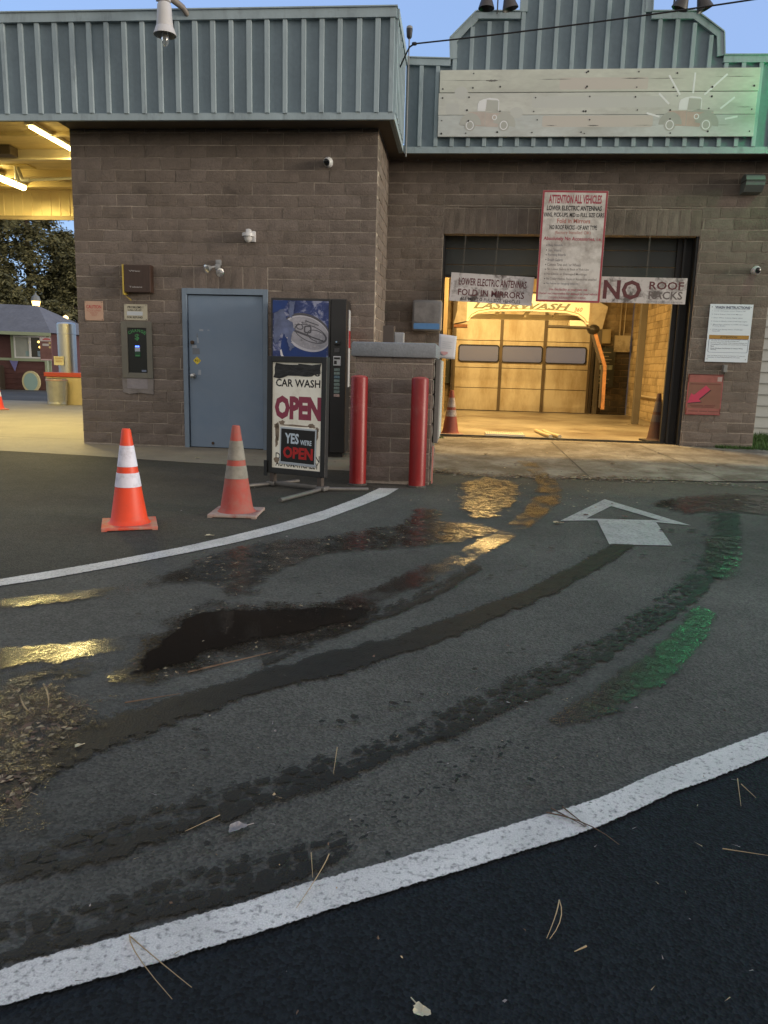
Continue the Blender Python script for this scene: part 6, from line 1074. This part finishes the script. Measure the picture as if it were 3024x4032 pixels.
sl_.tube([(-14.2, 25.5, 3.0), (-13.2, 25.5, 2.7), (-12.2, 25.5, 2.45)], .02, 6, 0)
tag(sl_.build('light_string', mat('bulbs_amber', (.8, .6, .3), .4, emit=(1, .6, .2), estr=1.2), smooth=60), 'string of glowing amber bulbs behind the hut roof', 'string lights')
# trees beyond
def tree(loc, h, rad, label, seed, mats, n_=2600, leaf=.26, conif=True):
    t = empty('tree', loc, label, 'tree', (0, 0, 0), 'dark trees beyond the hut'); r_ = random.Random(seed)
    mb = MB(); mb.tube([(0, 0, 0), (.1, 0, h*.4), (0, .1, h*.95)], [.28, .2, .03], 8)
    for i in range(24):
        z_ = h*r_.uniform(.15, .9); a = r_.uniform(0, 6.28); L_ = rad*(1.05 - z_/h)*.9; mb.tube([(0, 0, z_), (L_*math.cos(a)*.6, L_*math.sin(a)*.6, z_+.1), (L_*math.cos(a), L_*math.sin(a), z_-.25)], [.05, .035, .01], 5)
    mb.build('trunk', mat('bark', (0.06, 0.045, 0.035), .9), t)
    mb = MB(); clumps = []
    for i in range(300):
        z_ = h*(.08 + .92*r_.random()**1.15); Rm = rad*(1.04 - z_/h)**.8; a = r_.uniform(0, 6.28); q = Rm*math.sqrt(r_.uniform(.15, 1)); clumps.append((q*math.cos(a), q*math.sin(a), z_, r_.uniform(.45, 1.0)*rad*.21))
    for i in range(n_):
        cx_, cy_, cz_, cr_2 = r_.choice(clumps); d_ = Vector((r_.gauss(0, .5), r_.gauss(0, .5), r_.gauss(0, .36)))*cr_2; p_ = Vector((cx_, cy_, cz_)) + d_
        u_ = Vector((r_.uniform(-1, 1), r_.uniform(-1, 1), r_.uniform(-.7, .2))).normalized(); w_ = u_.orthogonal().normalized(); w_.rotate(Matrix.Rotation(r_.uniform(0, 6.28), 3, u_)); s_ = leaf*r_.uniform(.5, 1.25)
        if i % 3 == 0: p_ = Vector((cx_, cy_, cz_)) + d_*.75 - Vector((cx_*.12, cy_*.12, 0)); s_ *= 1.9
        mb.add([p_, p_ + u_*s_*.5 + w_*s_*.2, p_ + u_*s_*1.1, p_ + u_*s_*.5 - w_*s_*.2], [(0, 1, 2, 3)], r_.choice((0, 0, 1, 2)))
    mb.build('crown', mats, t); return t
LF = [mat('needle_olive', (0.095, 0.092, 0.034), .8), mat('needle_dark', (0.05, 0.052, 0.022), .8), mat('needle_pale', (0.13, 0.12, 0.05), .8)]
for (x_, y_, h_, r_, lb, n_) in ((-24.6, 42, 16, 5.2, 'tallest broad dark conifer at the far left beyond the hut', 9000), (-30.5, 44, 15, 5, 'dark conifer outermost beyond the left canopy', 6000), (-22.6, 43.5, 9.6, 3.4, 'dense dark conifer right of the street lamp', 6000), (-20.7, 41, 7.9, 2.4, 'thin dark tree with sky showing through next to the block wall', 2200), (-18.6, 44, 8.6, 2.6, 'thin ragged tree half hidden by the block wall', 2200), (-23.5, 37, 6.0, 3.4, 'low bushy tree close behind the hut roof', 4500), (-20.0, 36.5, 4.4, 2.6, 'low dark bush behind the vacuum cylinder', 3000), (-27, 36, 6, 3.4, 'low bushy tree behind the left end of the hut', 4000)):
    tree((x_, y_, 0), h_, r_, lb, int(h_*10 + x_*-7), LF, int(n_*6), .21)
# ------------------------------------------------------------------ right edge: pale shed, grass
sh = empty('pale_shed', (9.80, 4.4, 0.05), 'pale sided shed at the right beyond the strip of grass', 'shed')
mb = MB(); mb.box(.05, 6, 0.02, 3, 0, 3.6); 
for i in range(18): mb.add([(0.04, -.012, i*.2), (6, -.012, i*.2), (6, .019, i*.2+.2), (0.04, .019, i*.2+.2), (0.04, .02, i*.2), (6, .02, i*.2)], [(0, 1, 2, 3), (0, 4, 5, 1)])
mb.build('wall', mat('siding_pale', (0.46, 0.48, 0.46), .7, var=.06, vscale=2), sh); MB().box(0.0, .06, -.03, 0.02, 0, 3.6).build('corner_trim', mat('siding_trim', (0.5, 0.52, 0.5), .6), sh)
soil = MB().sheet([(9.56, 1.28), (10.0, 1.15), (16, 1.2), (16, 4.5), (9.56, 4.5)], .10); soil.box(10.02, 16, .98, 1.15, 0, .13); tag(soil.build('verge', mat('soil', (0.05, 0.045, 0.03), .95, var=.3, vscale=5)), kind='structure')
gm_ = MB(); r_ = random.Random(6)
for i in range(7000):
    if i < 5600: x_, y_ = r_.uniform(9.56, 11.6), r_.uniform(1.2, 4.3); h_ = r_.uniform(.05, .12); z_ = .10
    elif i < 6700: x_ = r_.uniform(9.0, 10.3); y_ = 1.40 - abs(r_.gauss(0, .05)) - max(0, x_-9.55)*.35; h_ = r_.uniform(.02, .06); z_ = zg(x_, y_)
    else: x_ = r_.uniform(4.1, 5.0); y_ = 1.42 - abs(r_.gauss(0, .05)); h_ = r_.uniform(.02, .06); z_ = zg(x_, y_)
    a = r_.uniform(0, 6.28); dx, dy = .006*math.cos(a), .006*math.sin(a); lx, ly = r_.gauss(0, .03), r_.gauss(0, .03)
    gm_.add([(x_-dx, y_-dy, z_), (x_+dx, y_+dy, z_), (x_+lx, y_+ly, z_+h_)], [(0, 1, 2)], r_.choice((0, 0, 1)))
tag(gm_.build('grass', [mat('grass_green', (0.07, 0.15, 0.03), .8), mat('grass_dark', (0.04, 0.08, 0.02), .8)]), 'short green grass at the right corner of the building', 'grass', kind='stuff')
# ------------------------------------------------------------------ litter on the ground
NE = [mat('needle_straw', (0.30, 0.22, 0.12), .8), mat('needle_brown', (0.10, 0.06, 0.035), .8)]; LEAFM = [mat('leaf_tan', (0.30, 0.24, 0.15), .8, var=.3, vscale=40), mat('leaf_brown', (0.10, 0.06, 0.04), .8, var=.3, vscale=40), mat('leaf_grey', (0.22, 0.20, 0.19), .8, var=.3, vscale=40), mat('leaf_pale', (0.45, 0.40, 0.27), .8)]
def needles(paths, label, mi=0, r=.0014):
    mb = MB(); 
    for p in paths: 
        P_ = []
        for i, (x_, y_) in enumerate(p): P_.append((x_, y_, zg(x_, y_) + .0125 + (.006 if 0 < i < len(p)-1 else .0)))
        if len(P_) == 3:
            a, b, c = map(Vector, P_); P_ = [a*(1-t)**2 + (b*2 - (a+c)/2)*2*t*(1-t) + c*t*t for t in (0, .2, .4, .6, .8, 1)]
        k = len(P_); mb.tube(P_, [r*1.1 + (r*.45 - r*1.1)*i/(k-1) for i in range(k)], 6)
    return tag(mb.build('pine_needles', NE[mi], smooth=60), label, 'pine needles', 'pine needles on the pavement')
ND = LITTER['needles']
needles(ND[0:2], 'long straw-coloured pine needle pair crossing the lower left of the white line'); needles(ND[2:4], 'three-needle pine sprig lying on the middle of the near white line')
needles(ND[4:5], 'single bent pine needle standing out on the dark tyre track'); needles(ND[5:6], 'single straight pine needle along the edge of the tyre track near the curled leaf')
needles(ND[6:9], 'dark three-needle sprig at the bend of the near white line', 1, .002); needles(ND[9:11], 'narrow closed pair of pine needles on the dark asphalt'); needles(ND[11:13], 'forked pine needle pair on the dark asphalt below the right end of the line')
needles(ND[13:14], 'faint single pine needle on dark asphalt at the right edge'); needles(ND[14:17], 'pale bent twigs in the wet debris at the left edge', 0, .004); needles(ND[17:18], 'long dark twig below the puddle', 1, .004); needles(ND[18:19], 'dark twig left of the long one below the puddle', 1, .003)
needles(ND[21:22], 'short curved straw on the dark asphalt below the closed needle pair', 0, .002)
def leaf(x_, y_, s_, rot, label, mi=0, lobed=True):
    mb = MB(); n_ = 18; P_ = []; rj = random.Random(label)
    for i in range(n_):
        a = 6.283*i/n_; q = s_*(.72 + (.13*math.cos(3*a+1) if lobed else .10*math.cos(2*a)) + .10*math.sin(2*a) + rj.uniform(-.12, .12)); P_.append((q*math.cos(a), q*.8*math.sin(a), .006 + .25*abs(math.sin(a))*q*.6 + .1*s_*math.cos(3*a)**2))
    mb.add([(0, 0, .003)] + P_, [(0, i+1, (i+1) % n_+1) for i in range(n_)]); mb.tube([(s_*.6, 0, .006), (s_*1.5, .1*s_, .004)], .0012, 5)
    o = mb.build('fallen_leaf', LEAFM[mi], None, loc=(x_, y_, zg(x_, y_)+.011), rot=(0, 0, rot)); return tag(o, label, 'leaf', 'fallen leaves on the pavement')
leaf(4.70, -8.62, .032, .6, 'curled grey-brown leaf between the tyre tracks and the near white line', 2); leaf(5.198, -9.13, .024, 2.1, 'pale broken leaf at the bottom edge on dark asphalt', 3); leaf(4.10, -8.27, .016, 1, 'small pale leaf scrap on the dry lane left of the tyre track', 3)
leaf(6.02, -4.35, .045, .4, 'tan leaf left of the painted arrow head', 0); leaf(6.30, -3.95, .035, 2, 'brown leaf inside the hollow of the painted arrow', 1); leaf(6.62, -3.97, .04, 1.2, 'dark leaf on the right limb of the painted arrow', 1)
leaf(5.60, -0.2, .05, .4, 'dark leaf on the apron near the bay threshold', 1); leaf(7.15, -0.6, .05, 1.4, 'brown leaf in the middle of the concrete apron', 1); leaf(8.45, -0.45, .04, .4, 'dark leaf on the right part of the concrete apron', 1); leaf(3.55, -5.35, .03, .5, 'pale scrap of leaf between the faded cone and the white line', 3)
leaf(2.05, -1.2, .035, .3, 'white paper-like scrap on the concrete strip near the blue door', 3, False)
lt = MB(); rl_ = random.Random(17)
def lit(x_, y_, s_, k, mi):
    z_ = zg(x_, y_) + .012; a = rl_.uniform(0, 6.28); c_, s2 = math.cos(a), math.sin(a)
    if k == 0:      # flake of leaf
        lt.add([(x_ + s_*(c_*u - s2*w_), y_ + s_*(s2*u + c_*w_), z_ + abs(u*w_)*s_*.5 + rl_.uniform(0, .006)) for u, w_ in ((-1, 0), (-.2, -.55), (.9, -.1), (.1, .6))], [(0, 1, 2, 3)], mi)
    else:           # needle
        L_ = s_*2.2; lt.add([(x_ - c_*L_ - s2*.0012, y_ - s2*L_ + c_*.0012, z_), (x_ - c_*L_ + s2*.0012, y_ - s2*L_ - c_*.0012, z_), (x_ + c_*L_, y_ + s2*L_, z_ + .004)], [(0, 1, 2)], mi)
def along(path, n_, spread, smin, smax, pn=.6):
    P_ = resample(path, 60)
    for i in range(n_):
        p_ = rl_.choice(P_); x_, y_ = p_.x + rl_.gauss(0, spread), p_.y + rl_.gauss(0, spread*.8); k = 1 if rl_.random() < pn else 0; lit(x_, y_, rl_.uniform(smin, smax), k, rl_.choice((4, 5, 5)) if k else rl_.choice((0, 1, 1, 2)))
along(APRON_EDGE[1:9], 1500, .10, .008, .03); along([(6.7, -1.72), (7.3, -1.65), (8.2, -1.7), (9.0, -2.3), (9.6, -2.9)], 900, .12, .008, .03); along([(4.9, -0.2), (4.95, 1.3), (6.2, 1.45), (8.3, 1.5), (8.8, 1.36)], 420, .07, .006, .02); along([(8.6, 1.38), (9.6, 1.36)], 160, .02, .006, .02)
def inside(poly, n_, smin, smax, pn=.6):
    xs_, ys2 = [p[0] for p in poly], [p[1] for p in poly]; c_ = 0; t_ = 0
    while c_ < n_ and t_ < 40*n_:
        t_ += 1; x_, y_ = rl_.uniform(min(xs_), max(xs_)), rl_.uniform(min(ys2), max(ys2)); ins = False; j = len(poly)-1
        for i in range(len(poly)):
            if (poly[i][1] > y_) != (poly[j][1] > y_) and x_ < (poly[j][0]-poly[i][0])*(y_-poly[i][1])/(poly[j][1]-poly[i][1]) + poly[i][0]: ins = not ins
            j = i
        if ins: k = 1 if rl_.random() < pn else 0; lit(x_, y_, rl_.uniform(smin, smax), k, rl_.choice((4, 5, 5, 5)) if k else rl_.choice((0, 1, 1))); c_ += 1
inside(PATCHES['wet_a'], 1300, .006, .02); inside(PATCHES['wet_halo'], 900, .004, .012); inside(PATCHES['wet_d'], 1500, .004, .018); inside(PATCHES['wet_b'], 350, .006, .02); inside(PATCHES['wet_c'], 500, .006, .022)
for i in range(260): lit(rl_.uniform(3, 9), rl_.uniform(-8, -1), rl_.uniform(.004, .012), rl_.random() < .5, rl_.choice((1, 2, 5)))
for i in range(240): lit(rl_.uniform(4.4, 7.5), rl_.uniform(-9.6, -7.6), rl_.uniform(.0015, .006), rl_.random() < .5, rl_.choice((0, 2, 2, 4, 5)))
for i in range(420): lit(rl_.gauss(6.3, 1.5), rl_.uniform(-1.9, 1.4), rl_.uniform(.006, .026), rl_.random() < .3, rl_.choice((1, 1, 0)))
for i in range(700): lit(rl_.gauss(5.9, .5), rl_.uniform(-3.6, -1.5), rl_.uniform(.005, .018), rl_.random() < .5, rl_.choice((1, 1, 0, 5)))
tag(lt.build('leaf_litter', LEAFM + [NE[0], NE[1]]), 'scattered leaf crumbs and pine needles over the pavement', 'leaf litter', kind='stuff')
